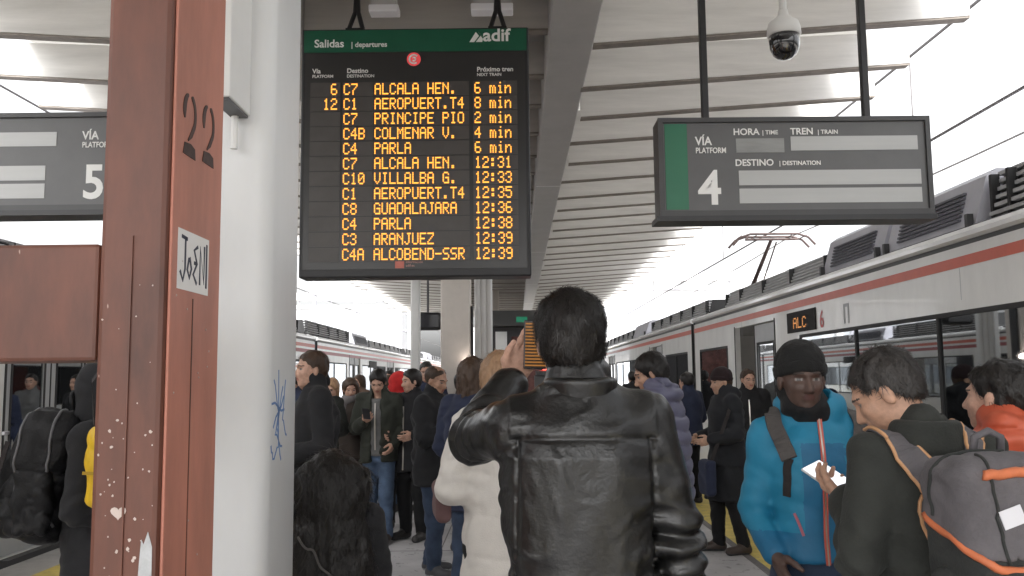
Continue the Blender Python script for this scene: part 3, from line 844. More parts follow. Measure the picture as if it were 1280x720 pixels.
for k, y in enumerate((9.5, 14, 18.5, 23, 28)):
    tag(MB().tube([(4.4, y, 4.05), (4.4, y, 5.12)], 0.008, 6).build("dropper_wire", M_wire), "%s thin dropper wire between the wires over the right train, counted from us" % ("first", "second", "third", "fourth", "fifth")[k], "wire", "dropper wires over the right train")

# ------------------------------------------------------------------ far end of the station
M_pale = mat("pale_concrete", (0.70, 0.70, 0.70), 0.8, var=0.06, vscale=0.4)
M_pale2 = mat("pale_grey_panel", (0.56, 0.57, 0.59), 0.7, var=0.08, vscale=0.4)
def gantry(x0, x1, y, z, label, th=0.45):
    r_ = empty("gantry", ((x0 + x1) / 2, y, -1.1), 0, label, "gantry", "portal gantries over the tracks")
    for x in (x0, x1):
        wp(MB().box(x - th / 2, x + th / 2, y, y + th, -1.1, z), "leg", M_pale, r_)
    wp(MB().box(x0 - th / 2, x1 + th / 2, y - 0.02, y + th + 0.02, z + 0.001, z + 0.55), "beam", M_pale, r_)
    for k in range(4):
        x = x0 + (x1 - x0) * (k + 0.5) / 4
        wp(MB().tube([(x, y + 0.2, z - 1.1), (x, y + 0.2, z)], 0.05, 6), "wire_support", M_unit, r_)
gantry(5.6, 17, 52, 7.2, "pale portal gantry behind the pantograph")
gantry(-16, -7.2, 60, 7.0, "pale portal gantry beyond the left train")
def far_block(x0, x1, y, d, h, label, m_, rows, colsn):
    r_ = empty("far_building", ((x0 + x1) / 2, y + d / 2, -1.1), 0, label, "building", "pale buildings beyond the station")
    wp(MB().box(x0, x1, y, y + d, -1.1, h), "wall", m_, r_)
    wp(MB().box(x0 - 0.2, x1 + 0.2, y - 0.2, y + d + 0.2, h + 0.001, h + 0.35), "roof", M_pale, r_)
    W = (x1 - x0) / colsn
    wm = mat("far_window", (0.42, 0.44, 0.47), 0.3)
    for i in range(rows):
        for j in range(colsn):
            xa = x0 + W * (j + 0.22)
            za = 0.5 + (h - 1) * i / rows
            wp(MB().box(xa, xa + W * 0.56, y - 0.06, y - 0.001, za + 0.5, za + (h - 1) / rows * 0.78), "window", wm, r_)
far_block(7.5, 44, 88, 14, 10.2, "long pale building behind the portal gantry", M_pale2, 2, 12)
far_block(-38, -12, 92, 14, 9.0, "long pale building beyond the left train", M_pale2, 2, 9)
far_block(-8.5, 5.5, 110, 10, 7.5, "low pale building closing the view between the tracks", M_pale, 2, 5)
for x, y, lb in ((-9.2, 40, "slim catenary mast beyond the left train"), (-8.8, 48, "second slim catenary mast left of the thin column"), (7.6, 36, "slim catenary mast over the far right carriage roof")):
    r_ = empty("catenary_mast", (x, y, -1.1), 0, lb, "mast", "catenary masts")
    wp(MB().tube([(x, y, -1.1), (x, y, 6.6)], [0.12, 0.09], 8), "pole", M_unit, r_)
    for z in (5.9, 5.2, 4.3):
        wp(MB().tube([(x, y, z), (x + (2.8 if x < 0 else -2.6), y, z - 0.1)], 0.035, 6), "bracket", M_unit, r_)
# dark kiosk at the end of the platform
kd = mat("kiosk_dark", (0.035, 0.033, 0.035), 0.5, var=0.2)
kk = empty("kiosk", (0.7, 27, 0), 0, "dark kiosk with a white door and a small green light, far down the platform", "kiosk")
wp(MB().box(-0.75, 2.3, 26.0, 29.0, 0.0, 3.1), "wall", kd, kk)
wp(MB().box(-0.95, 2.5, 25.6, 29.2, 3.101, 3.55), "roof", mat("kiosk_roof", (0.07, 0.07, 0.07), 0.5), kk)
wp(MB().box(-0.62, -0.28, 25.96, 25.995, 0.02, 2.95), "door", M_white, kk)
wp(MB().box(-0.15, 0.75, 25.97, 25.995, 1.0, 2.8), "shop_window", mat("kiosk_window", (0.10, 0.035, 0.03), 0.2, var=0.6, vscale=5), kk)
wp(MB().box(0.0, 0.32, 25.58, 25.598, 3.2, 3.36), "exit_light", mat("exit_green", (0.02, 0.2, 0.1), 0.4, emit=(0.05, 0.6, 0.35), estr=0.04), kk)
sg = empty("signal_lamp", (0.55, 8.6, 1.76), 0, "glowing red lamp just right of the raised phone", "lamp")
wp(MB().box(0.17, 0.37, 8.6, 8.66, 0.0, 1.62), "post", M_dark, sg)
wp(MB().lathe([(0.01, 0), (0.045, 0.02), (0.055, 0.06), (0.045, 0.1), (0.01, 0.12)], (0.27, 8.6, 1.67), 14), "lens", mat("red_lamp", (0.8, 0.05, 0.03), 0.3, emit=(1, 0.07, 0.05), estr=2.2), sg, smooth=True)
wp(MB().lathe([(0.09, 0), (0.09, 0.04), (0.05, 0.045)], (0.27, 8.6, 1.621), 14), "lamp_base", M_dark, sg)

# ------------------------------------------------------------------ bodies and clothes: smooth fields turned into meshes
def smin(a_, b_, k):
    h = np.maximum(k - np.abs(a_ - b_), 0) / k
    return np.minimum(a_, b_) - h * h * k * 0.25
def smax(a_, b_, k):
    return -smin(-a_, -b_, k)
def vnoise(x, y, z):
    xi, yi, zi = np.floor(x).astype(np.int64), np.floor(y).astype(np.int64), np.floor(z).astype(np.int64)
    fx, fy, fz = x - xi, y - yi, z - zi
    fx, fy, fz = [f * f * (3 - 2 * f) for f in (fx, fy, fz)]
    def h(i, j, k):
        n = (i * 73856093) ^ (j * 19349663) ^ (k * 83492791)
        n = (n ^ (n >> 13)) * 1274126177
        n = n ^ (n >> 16)
        return (n & 0xffff) / 32767.5 - 1
    r = 0
    for a_ in (0, 1):
        for b_ in (0, 1):
            for c_ in (0, 1):
                r = r + h(xi + a_, yi + b_, zi + c_) * (fx if a_ else 1 - fx) * (fy if b_ else 1 - fy) * (fz if c_ else 1 - fz)
    return r
V = lambda *p: np.array(p, float)

class Cap:
    def __init__(s, a_, b_, ra, rb, k=0.03):
        s.a, s.b, s.ra, s.rb, s.k = V(*a_), V(*b_), ra, rb, k
        r = max(ra, rb)
        s.lo, s.hi = np.minimum(s.a, s.b) - r, np.maximum(s.a, s.b) + r
    def ev(s, x, y, z):
        d = s.b - s.a
        px, py, pz = x - s.a[0], y - s.a[1], z - s.a[2]
        t = np.clip((px * d[0] + py * d[1] + pz * d[2]) / max(1e-9, d @ d), 0, 1)
        return np.sqrt((px - t * d[0]) ** 2 + (py - t * d[1]) ** 2 + (pz - t * d[2]) ** 2) - (s.ra + (s.rb - s.ra) * t)
class Ell:
    def __init__(s, c, r, Rm=None, k=0.03):
        s.c, s.r, s.k = V(*c), V(*r), k
        s.R = np.eye(3) if Rm is None else Rm
        e_ = np.abs(s.R) @ s.r
        s.lo, s.hi = s.c - e_, s.c + e_
    def ev(s, x, y, z):
        x, y, z = x - s.c[0], y - s.c[1], z - s.c[2]
        q = [s.R[0, i] * x + s.R[1, i] * y + s.R[2, i] * z for i in range(3)]
        k0 = np.sqrt(sum((q[i] / s.r[i]) ** 2 for i in range(3)))
        k1 = np.sqrt(sum((q[i] / s.r[i] ** 2) ** 2 for i in range(3))) + 1e-9
        return k0 * (k0 - 1) / k1
class RBox:
    def __init__(s, c, h, r, Rm=None, k=0.02):
        s.c, s.h, s.rr, s.k = V(*c), V(*h), r, k
        s.R = np.eye(3) if Rm is None else Rm
        e_ = np.abs(s.R) @ s.h
        s.lo, s.hi = s.c - e_, s.c + e_
    def ev(s, x, y, z):
        x, y, z = x - s.c[0], y - s.c[1], z - s.c[2]
        q = [np.abs(s.R[0, i] * x + s.R[1, i] * y + s.R[2, i] * z) - (s.h[i] - s.rr) for i in range(3)]
        return np.sqrt(sum(np.maximum(v, 0) ** 2 for v in q)) + np.minimum(np.maximum(np.maximum(q[0], q[1]), q[2]), 0) - s.rr
class Loft:
    """upright superellipse tube; rows (z, cx, cy, rx, ry)"""
    def __init__(s, rows, p=2.3, k=0.04, edge=0.02):
        s.t = np.array(sorted(rows), float)
        s.p, s.k, s.edge = p, k, edge
        t = s.t
        s.lo = V((t[:, 1] - t[:, 3]).min(), (t[:, 2] - t[:, 4]).min(), t[0, 0])
        s.hi = V((t[:, 1] + t[:, 3]).max(), (t[:, 2] + t[:, 4]).max(), t[-1, 0])
    def ev(s, x, y, z):
        cx, cy, rx, ry = [np.interp(z, s.t[:, 0], s.t[:, i]) for i in (1, 2, 3, 4)]
        r = (np.abs((x - cx) / rx) ** s.p + np.abs((y - cy) / ry) ** s.p) ** (1 / s.p)
        d = (r - 1) * np.minimum(rx, ry)
        return smax(d, np.maximum(s.t[0, 0] - z, z - s.t[-1, 0]), s.edge)
class Cut:
    """keep the side where (p-c).n > 0"""
    def __init__(s, c, n, k=0.01):
        s.c, s.n, s.k = V(*c), V(*n) / np.linalg.norm(n), k
    def ev(s, x, y, z):
        return -((x - s.c[0]) * s.n[0] + (y - s.c[1]) * s.n[1] + (z - s.c[2]) * s.n[2])
class Shape:
    def __init__(s, prims, cuts=(), subs=(), disp=None):
        s.p, s.c, s.s, s.d = list(prims), list(cuts), list(subs), disp
    def ev(s, x, y, z):
        F = s.p[0].ev(x, y, z)
        for q in s.p[1:]:
            F = smin(F, q.ev(x, y, z), q.k)
        for q in s.s:
            F = smax(F, -q.ev(x, y, z), q.k)
        for q in s.c:
            F = smax(F, q.ev(x, y, z), q.k)
        if s.d is not None:
            F = F + s.d(x, y, z)
        return F
    def ev1(s, P):
        P = np.asarray(P, float)
        return s.ev(P[:, 0], P[:, 1], P[:, 2])
    def grad(s, P, h=0.006):
        P = np.asarray(P, float)
        g = np.stack([s.ev1(P + h * np.eye(3)[i]) - s.ev1(P - h * np.eye(3)[i]) for i in range(3)], 1)
        return g / (np.linalg.norm(g, axis=1, keepdims=True) + 1e-9)
    def onto(s, P, off=0.0, it=6):
        P = np.array(P, float)
        for _ in range(it):
            P = P - (s.ev1(P) - off)[:, None] * s.grad(P) * 0.9
        return P, s.grad(P)
    def grid(s, h):
        lo = np.min([q.lo for q in s.p], 0) - 3 * h - 0.02
        hi = np.max([q.hi for q in s.p], 0) + 3 * h + 0.02
        n = np.ceil((hi - lo) / h).astype(int) + 1
        ax = [lo[i] + h * np.arange(n[i]) for i in range(3)]
        F = np.full(n, 0.2)
        for q in s.p:
            m = q.k + 2 * h + 0.015
            a_ = np.maximum(((q.lo - m - lo) / h).astype(int), 0)
            b_ = np.minimum(((q.hi + m - lo) / h).astype(int) + 2, n)
            sl_ = tuple(slice(a_[i], b_[i]) for i in range(3))
            g = q.ev(ax[0][sl_[0], None, None], ax[1][None, sl_[1], None], ax[2][None, None, sl_[2]])
            F[sl_] = smin(F[sl_], g, q.k)
        idx = np.nonzero(np.abs(F) < 0.05 + 2 * h)
        x, y, z = ax[0][idx[0]], ax[1][idx[1]], ax[2][idx[2]]
        G = F[idx]
        for q in s.s:
            G = smax(G, -q.ev(x, y, z), q.k)
        for q in s.c:
            G = smax(G, q.ev(x, y, z), q.k)
        if s.d is not None:
            G = G + s.d(x, y, z)
        deep = np.nonzero(F <= -(0.05 + 2 * h))
        if (s.s or s.c) and len(deep[0]):
            x, y, z = ax[0][deep[0]], ax[1][deep[1]], ax[2][deep[2]]
            D = F[deep]
            for q in s.s:
                D = smax(D, -q.ev(x, y, z), q.k)
            for q in s.c:
                D = smax(D, q.ev(x, y, z), q.k)
            F[deep] = D
        F[idx] = G
        return F, lo
    def mesh(s, h):
        return nets(*s.grid(h), h)

def nets(F, o, h):
    S = F < 0
    n = F.shape
    C = np.zeros((n[0] - 1, n[1] - 1, n[2] - 1), np.int8)
    offs = [(a_, b_, c_) for a_ in (0, 1) for b_ in (0, 1) for c_ in (0, 1)]
    for a_, b_, c_ in offs:
        C += S[a_:n[0] - 1 + a_, b_:n[1] - 1 + b_, c_:n[2] - 1 + c_]
    act = (C > 0) & (C < 8)
    I = np.argwhere(act)
    vid = np.full(C.shape, -1, np.int64)
    vid[act] = np.arange(len(I))
    vals = [F[I[:, 0] + a_, I[:, 1] + b_, I[:, 2] + c_] for a_, b_, c_ in offs]
    acc, cnt = np.zeros((len(I), 3)), np.zeros(len(I))
    for i in range(8):
        for j in range(i + 1, 8):
            if sum(abs(offs[i][q] - offs[j][q]) for q in range(3)) == 1:
                cr = (vals[i] < 0) != (vals[j] < 0)
                t = np.where(cr, vals[i] / np.where(cr, vals[i] - vals[j], 1), 0)
                pi, pj = np.array(offs[i], float), np.array(offs[j], float)
                acc += cr[:, None] * (pi + t[:, None] * (pj - pi))
                cnt += cr
    verts = o + h * (I + acc / cnt[:, None])
    faces = []
    for ax in range(3):
        u, v = (ax + 1) % 3, (ax + 2) % 3
        sl0, sl1 = [slice(None)] * 3, [slice(None)] * 3
        sl0[ax], sl1[ax] = slice(0, -1), slice(1, None)
        E = np.argwhere(S[tuple(sl0)] != S[tuple(sl1)])
        E = E[(E[:, u] > 0) & (E[:, v] > 0) & (E[:, u] < n[u] - 1) & (E[:, v] < n[v] - 1)]
        ins = S[E[:, 0], E[:, 1], E[:, 2]]
        du, dv = np.zeros(3, int), np.zeros(3, int)
        du[u], dv[v] = 1, 1
        q = [vid[tuple((E - k).T)] for k in (du + dv, dv, 0 * du, du)]
        Q = np.stack(q, 1)
        Q = np.where(ins[:, None], Q, Q[:, ::-1])
        faces.append(Q)
    return verts, np.concatenate(faces)

def mesh_obj(name, verts, faces, mats, parent, mi=None, smooth=True):
    me = bpy.data.meshes.new(name)
    nf, k = faces.shape
    me.vertices.add(len(verts))
    me.vertices.foreach_set("co", np.asarray(verts, np.float32).ravel())
    me.loops.add(nf * k)
    me.loops.foreach_set("vertex_index", faces.ravel().astype(np.int32))
    me.polygons.add(nf)
    me.polygons.foreach_set("loop_start", np.arange(0, nf * k, k, dtype=np.int32))
    me.polygons.foreach_set("loop_total", np.full(nf, k, np.int32))
    for m_ in (mats if isinstance(mats, (list, tuple)) else [mats]):
        me.materials.append(m_)
    if mi is not None:
        me.polygons.foreach_set("material_index", mi.astype(np.int32))
    if smooth:
        me.polygons.foreach_set("use_smooth", np.ones(nf, bool))
    me.update(calc_edges=True)
    o = bpy.data.objects.new(name, me)
    COL.objects.link(o)
    o.parent = parent
    return o
def rotm(yaw=0, pitch=0, roll=0):                      # columns = right, forward, up
    return np.array(Matrix.Rotation(R(yaw), 3, 'Z') @ Matrix.Rotation(R(-pitch), 3, 'X') @ Matrix.Rotation(R(roll), 3, 'Y'))
def folds(amp, seed=0.0, fz=9.0, fx=5.0, fine=0.35, diag=0.5):
    def f(x, y, z):
        w = 0.5 * vnoise(x * 3 + seed, y * 3, z * 3 + seed)
        u = z + diag * x * np.sign(vnoise(z * 1.3 + seed, y * 0 + 3.1, z * 0 + seed))
        n1 = vnoise(x * fx + seed, y * fx + w, u * fz + w * 2)
        n2 = vnoise(x * fx * 2.3 + 7 + seed, y * fx * 2.3, u * fz * 2.2 + w * 3)
        return 1.6 * amp * ((0.6 - 2 * np.abs(n1)) + fine * (0.6 - 2 * np.abs(n2)))
    return f
def add_disp(*fs):
    def f(x, y, z):
        r = 0
        for g in fs: r = r + g(x, y, z)
        return r
    return f

SKIN = {'light': (0.50, 0.30, 0.22), 'tan': (0.40, 0.23, 0.155), 'dark': (0.082, 0.047, 0.036), 'olive': (0.43, 0.26, 0.18)}
def skin_mat(k):
    c = SKIN[k]
    return [mat("skin_" + k, c, 0.52, var=0.22, vscale=38, bump=0.22, bscale=170), mat("eye", (0.03, 0.025, 0.022), 0.15),
            mat("lips_" + k, (c[0] * 0.8, c[1] * 0.55, c[2] * 0.6), 0.45), mat("brow", (0.03, 0.022, 0.018), 0.8), mat("eye_white", (0.20, 0.18, 0.17), 0.3)]
def cloth(name, col, rough=0.85, var=0.18, bump=0.35, bscale=180, sheen=0.04, vscale=9):
    return mat(name, col, rough, var=var, vscale=vscale, bump=bump, bscale=bscale, sheen=sheen, spec=0.25)
M_hair = mat("hair_black", (0.012, 0.010, 0.009), 0.45, var=0.3, vscale=60, bump=0.5, bscale=220, stretch=(1, 1, 0.25), spec=0.4)
M_hairb = mat("hair_brown", (0.055, 0.032, 0.02), 0.5, var=0.3, vscale=60, bump=0.5, bscale=220, stretch=(1, 1, 0.25), spec=0.4)
M_hairm = mat("hair_auburn", (0.07, 0.022, 0.018), 0.5, var=0.3, vscale=60, bump=0.5, bscale=220, stretch=(1, 1, 0.25), spec=0.4)
M_hairl = mat("hair_blonde", (0.33, 0.20, 0.115), 0.5, var=0.25, vscale=70, bump=0.6, bscale=220, stretch=(1, 1, 0.2), spec=0.4)

def hand_prims(W, d, n, side, s, curl=25, spread=1.0, thumb=0.5):
    """wrist W, finger direction d, palm normal n; side +1 right hand"""
    d, n = V(*d) / np.linalg.norm(d), V(*n) / np.linalg.norm(n)
    n = n - d * (n @ d); n /= np.linalg.norm(n)
    t = np.cross(d, n) * side                         # towards the thumb
    P = []
    W = V(*W)
    for i, (o_, L) in enumerate(((0.030, 0.070), (0.010, 0.078), (-0.010, 0.073), (-0.029, 0.058))):
        a_ = W + d * 0.005 * s + t * o_ * 0.55 * s
        b_ = W + d * (0.088 - 0.003 * i * i) * s + t * o_ * s
        P.append(Cap(a_, b_, 0.0145 * s, 0.0115 * s, 0.02))
        ang = R(curl * 0.7)
        q = b_
        for j, fr in enumerate((0.45, 0.32, 0.23)):
            dd = d * math.cos(ang) + n * math.sin(ang) + t * o_ * 2.2 * spread
            dd /= np.linalg.norm(dd)
            e_ = q + dd * L * fr * s * 1.15
            P.append(Cap(q, e_, (0.0098 - 0.0008 * j) * s, (0.0090 - 0.0009 * j) * s, 0.006))
            q = e_
            ang += R(curl)
    a_ = W + d * 0.022 * s + t * 0.022 * s
    b_ = a_ + (d * 0.6 + t * 0.65 + n * thumb) * 0.042 * s
    c_ = b_ + (d * 0.9 + t * 0.15 + n * thumb) * 0.034 * s
    e_ = c_ + (d * 0.95 - t * 0.05 + n * thumb) * 0.026 * s
    P += [Cap(a_, b_, 0.017 * s, 0.0125 * s, 0.02), Cap(b_, c_, 0.0118 * s, 0.0105 * s, 0.008), Cap(c_, e_, 0.0105 * s, 0.008 * s, 0.006)]
    return P

ARMS = {'down': ((0.235, -0.03, 1.14), (0.255, 0.03, 0.89)), 'pocket': ((0.238, -0.055, 1.15), (0.180, 0.10, 0.985)),
        'front': ((0.235, 0.03, 1.14), (0.06, 0.24, 1.14)), 'phone': ((0.235, 0.04, 1.15), (0.06, 0.28, 1.24)),
        'bent': ((0.25, -0.02, 1.14), (0.16, 0.21, 1.08)), 'face': ((0.22, 0.14, 1.17), (0.05, 0.20, 1.42))}

def person(label, loc, rz, H=1.72, dist=5.0, jacket=None, trousers=None, shoes=None, skin='light', hair='short', hairm=None,
           arms=('down', 'down'), head=(0, 0), lean=0.0, hem=0.80, thick=0.03, collar=0.05, hood=None, hat=None, hatm=None,
           puff=0.0, amp=0.006, seed=None, stance=0.0, headoff=(0, 0), handpose=(25, 25), palm=(None, None), hdir=(None, None), wide=1.0, openj=None, flare=0.0,
           strands=0, extra=(), jdisp=None, hair_name="hair", jname="jacket", jh=None, slope=0.0, twide=None, scarf=None, zipm=None):
    s = H / 1.75
    seed = (abs(loc[0]) * 7.3 + loc[1] * 3.1) if seed is None else seed
    root = empty("person", (loc[0], loc[1], 0), R(rz), label, "person")
    hv = max(0.0048, 0.00105 * dist)                   # voxel of the head
    jv = jh or max(0.0085, 0.0019 * dist)              # voxel of the clothes
    LY = lambda z: lean * max(0.0, (z / s - 0.95)) ** 1.5     # forward bend with height
    def A(p, side):
        return V(p[0] * side * s, p[1] * s + LY(p[2] * s), p[2] * s)
    sh, el, wr = {}, {}, {}
    for i, side in ((0, -1), (1, 1)):                  # left = -x, right = +x
        a_ = ARMS[arms[i]] if isinstance(arms[i], str) else arms[i]
        raw = not isinstance(arms[i], str)
        sh[side] = A((0.176 * wide, -0.01, 1.43 - slope), side)
        if raw:
            el[side], wr[side] = V(*a_[0]), V(*a_[1])
            if len(a_) > 2: sh[side] = V(*a_[2])
        else:
            el[side], wr[side] = A(a_[0], side), A(a_[1], side)
    # ---- jacket
    T = thick
    tw = twide or wide
    tor = [(hem * s, 0, LY(hem * s), (0.150 + flare) * s * tw + T, (0.108 + flare) * s + T)]
    for z, rx, ry in ((0.95, 0.150, 0.108), (1.08, 0.140, 0.102), (1.22, 0.150, 0.108), (1.34, 0.158, 0.106), (1.42, 0.125, 0.084), (1.47, 0.070, 0.064), (1.50, 0.05, 0.05)):
        if z > hem + 0.03:
            tor.append((z * s, 0, LY(z * s) - 0.005, rx * s * (tw if z < 1.35 else wide) + T, ry * s + T))
    zc = 1.49 * s
    nb = V(0, LY(zc) - 0.012, zc)                      # neck base
    C = V(headoff[0], LY(1.6 * s) + 0.028 + headoff[1], 0)
    HR = rotm(head[0], head[1])
    C[2] = H - 0.118 * s - 0.03 * (1 - math.cos(R(head[1])))
    hp = lambda x, y, z: C + HR @ (V(x, y, z) * s)     # head point
    J = [Loft(tor, 2.4, 0.05, 0.02)]
    for side in (-1, 1):
        J.append(Cap(nb + V(side * 0.045, 0, -0.02), sh[side], 0.030 * s + T * 0.6, 0.040 * s + T * 0.6, 0.045))
        J.append(Cap(sh[side], el[side], 0.050 * s + T * 0.65, 0.042 * s + T * 0.65, 0.03))
        w_ = el[side] + (wr[side] - el[side]) * 0.93
        J.append(Cap(el[side], w_, 0.042 * s + T * 0.65, 0.033 * s + T * 0.55, 0.012))
    subs, cuts = [], []
    if collar:
        ct = nb + V(0, 0.012, collar)
        J.append(Cap(nb + V(0, 0, -0.02), ct, 0.066 * s + T * 0.5, 0.060 * s + T * 0.5, 0.02))
        subs.append(Cap(nb + V(0, 0.02, 0.035), ct + V(0, 0.03, 0.12), 0.048 * s, 0.062 * s, 0.012))
    if hood == 'down':
        J.append(Ell(nb + V(0, -0.085, 0.005), (0.11, 0.06, 0.065), rotm(0, -20), 0.03))
        J.append(Ell(nb + V(-0.080, 0.0, 0.03), (0.036, 0.09, 0.05), rotm(-24, 12), 0.03))
        J.append(Ell(nb + V(0.080, 0.0, 0.03), (0.036, 0.09, 0.05), rotm(24, 12), 0.03))
    if openj:
        subs.append(RBox((0, 0.25 + LY(1.1), 1.0), (openj, 0.22, 0.60), 0.01, None, 0.015))
    J += list(extra)
    dsp = [folds(amp, seed)] if jdisp is None else [jdisp]
    for side in (-1, 1):                               # creases bunched at the inside of each elbow
        ax_ = (wr[side] - sh[side]) / np.linalg.norm(wr[side] - sh[side])
        def bunch(x, y, z, e_=el[side], ax_=ax_):
            dx, dy, dz = x - e_[0], y - e_[1], z - e_[2]
            w = np.exp(-(dx * dx + dy * dy + dz * dz) / 0.012)
            u = dx * ax_[0] + dy * ax_[1] + dz * ax_[2]
            return w * (0.9 * amp) * np.sin(u * 95 + 2.5 * vnoise(x * 9 + seed, y * 9, z * 9))
        dsp.append(bunch)
    if puff:
        pz = 0.075
        dsp.append(lambda x, y, z: puff * (0.5 - np.sqrt(np.abs(np.sin(np.pi * (z + 0.02 * vnoise(x * 6, y * 6, z * 0)) / pz)))))
    JS = Shape(J, cuts, subs, add_disp(*dsp))
    jo = mesh_obj(jname, *JS.mesh(jv), jacket, root)
    # ---- trousers
    if trousers:
        Tt = 0.014
        st_ = stance
        hips, knee, ank = {}, {}, {}
        for side in (-1, 1):
            dy = st_ * side
            hips[side] = V(side * 0.085 * s, 0.0, 0.90 * s)
            knee[side] = V(side * 0.10 * s, dy * 0.5 + 0.025, 0.48 * s)
            ank[side] = V(side * 0.105 * s, dy - 0.02, 0.085 * s)
        TP = [Loft([(0.80 * s, 0, 0, 0.155 * s, 0.112 * s), (0.95 * s, 0, 0, 0.165 * s, 0.115 * s), (1.06 * s, 0, LY(1.06 * s), 0.145 * s, 0.10 * s)], 2.4, 0.04)]
        for side in (-1, 1):
            TP.append(Cap(hips[side], knee[side], 0.084 * s + Tt, 0.060 * s + Tt, 0.03))
            TP.append(Cap(knee[side], ank[side], 0.060 * s + Tt, 0.046 * s + Tt, 0.02))
        TS = Shape(TP, [Cut((0, 0, 0.055), (0, 0, 1), 0.008)], (), folds(0.005, seed + 3, 12, 6, 0.4, 0.8))
        mesh_obj("trousers", *TS.mesh(max(0.010, 0.0019 * dist)), trousers, root)
        for side in (-1, 1):
            f0 = V(ank[side][0], ank[side][1] - 0.025, 0.042)
            tip = f0 + V(side * 0.035, 0.185 * s, -0.008)
            so = Shape([Cap(f0, tip, 0.047, 0.040, 0.02), Cap(f0 + V(0, 0.02, 0.05), f0 + V(side * .008, 0.05, 0.035), 0.046, 0.04, 0.03)],
                       [Cut((0, 0, 0.003), (0, 0, 1), 0.006), Cut((0, 0, 0.125), (0, 0, -1), 0.01)])
            v_, f_ = so.mesh(max(0.009, 0.0015 * dist))
            fz = v_[f_].mean(1)[:, 2]
            mesh_obj("shoe", v_, f_, shoes or [mat("shoe_black", (0.02, 0.018, 0.017), 0.5), mat("sole_dark", (0.05, 0.05, 0.05), 0.8)], root, (fz < 0.024).astype(int))
    # ---- body: one figure of head, neck, trunk, limbs and hands
    vs, fs, mis = [], [], []
    def put(v_, f_, mi_):
        fs.append(f_ + sum(map(len, vs))); vs.append(v_); mis.append(mi_)
    trunk = [Loft([(0.85 * s, 0, 0, 0.11 * s, 0.08 * s), (1.1 * s, 0, LY(1.1 * s), 0.10 * s, 0.075 * s), (1.3 * s, 0, LY(1.3 * s), 0.12 * s, 0.08 * s), (1.44 * s, 0, LY(1.44 * s), 0.06 * s, 0.055 * s)], 2.2, 0.04)]
    for side in (-1, 1):
        trunk += [Cap(V(0, LY(1.38 * s), 1.38 * s), sh[side], 0.05, 0.045, 0.04), Cap(sh[side], el[side], 0.043 * s, 0.036 * s), Cap(el[side], wr[side], 0.036 * s, 0.027 * s, 0.01)]
        if trousers:
            trunk += [Cap(hips[side], knee[side], 0.07 * s, 0.048 * s), Cap(knee[side], ank[side] + V(0, 0, 0.02), 0.048 * s, 0.036 * s, 0.01)]
    v_, f_ = Shape(trunk).mesh(max(0.02, 0.0025 * dist))
    put(v_, f_, np.zeros(len(f_), int))
    E = lambda c, r, k=0.02: Ell(hp(*c), V(*r) * s, HR, k)
    HP = [E((0, -0.015, 0.035), (0.075, 0.095, 0.083)), E((0, 0.024, -0.03), (0.060, 0.069, 0.084), 0.03), E((0, 0.034, -0.075), (0.046, 0.050, 0.038), 0.025),
          E((0, 0.068, -0.099), (0.021, 0.018, 0.016), 0.02), Cap(hp(0, 0.086, 0.006), hp(0, 0.108, -0.036), 0.008 * s, 0.0125 * s, 0.012),
          Cap(hp(-0.012, 0.097, -0.040), hp(0.012, 0.097, -0.040), 0.009 * s, 0.009 * s, 0.008), E((0, 0.080, 0.022), (0.048, 0.016, 0.010), 0.02),
          E((-0.036, 0.064, -0.026), (0.020, 0.020, 0.018), 0.025), E((0.036, 0.064, -0.026), (0.020, 0.020, 0.018), 0.025),
          E((-0.077, -0.006, -0.012), (0.009, 0.019, 0.032), 0.008), E((0.077, -0.006, -0.012), (0.009, 0.019, 0.032), 0.008),
          E((0, 0.088, -0.058), (0.024, 0.009, 0.007), 0.008), E((0, 0.086, -0.070), (0.021, 0.010, 0.008), 0.008),
          Cap(hp(0, -0.022, -0.05), nb + V(0, 0, -0.03), 0.052 * s, 0.058 * s, 0.03)]
    HS = [E((-0.031, 0.097, 0.001), (0.019, 0.014, 0.011), 0.012), E((0.031, 0.097, 0.001), (0.019, 0.014, 0.011), 0.012)]
    v_, f_ = Shape(HP, (), HS).mesh(hv)
    q = (v_[f_].mean(1) - C) @ HR / s
    x_, y_, z_ = np.abs(q[:, 0]), q[:, 1], q[:, 2]
    mi = np.zeros(len(f_), int)
    mi[(np.abs(x_ - 0.031) < 0.0135) & (np.abs(z_ - 0.0005) < 0.0052) & (y_ > 0.05)] = 1
    mi[(mi == 1) & (np.abs(x_ - 0.031) > 0.0058)] = 4
    mi[(x_ < 0.0235 - np.abs(z_ + 0.064) * 0.7) & (np.abs(z_ + 0.064) < 0.010) & (y_ > 0.06)] = 2
    mi[(np.abs(x_ - 0.033) < 0.017) & (np.abs(z_ - 0.0245 + np.abs(x_ - 0.028) * 0.2) < 0.0032) & (y_ > 0.045)] = 3
    put(v_, f_, mi)
    for i, side in ((0, -1), (1, 1)):
        d = hdir[i] if hdir[i] is not None else (wr[side] - el[side])
        n = palm[i] if palm[i] is not None else V(-side, 0.1, 0)
        v_, f_ = Shape(hand_prims(wr[side], d, n, side, s, handpose[i])).mesh(max(0.0034, 0.0009 * dist))
        put(v_, f_, np.zeros(len(f_), int))
    mesh_obj("body", np.concatenate(vs), np.concatenate(fs), skin_mat(skin), root, np.concatenate(mis))
    # ---- hair and hat
    hm = hairm or M_hair
    CR = V(0.075, 0.095, 0.083)
    hn = lambda a_, f: (lambda x, y, z: a_ * vnoise(x * f + seed, y * f, z * f * 0.6) + 0.5 * a_ * vnoise(x * f * 2.4, y * f * 2.4 + seed, z * f * 1.4))
    HSH = None
    def pl(p0, nrm, k=0.01):
        return Cut(hp(*p0), HR @ V(*nrm), k)
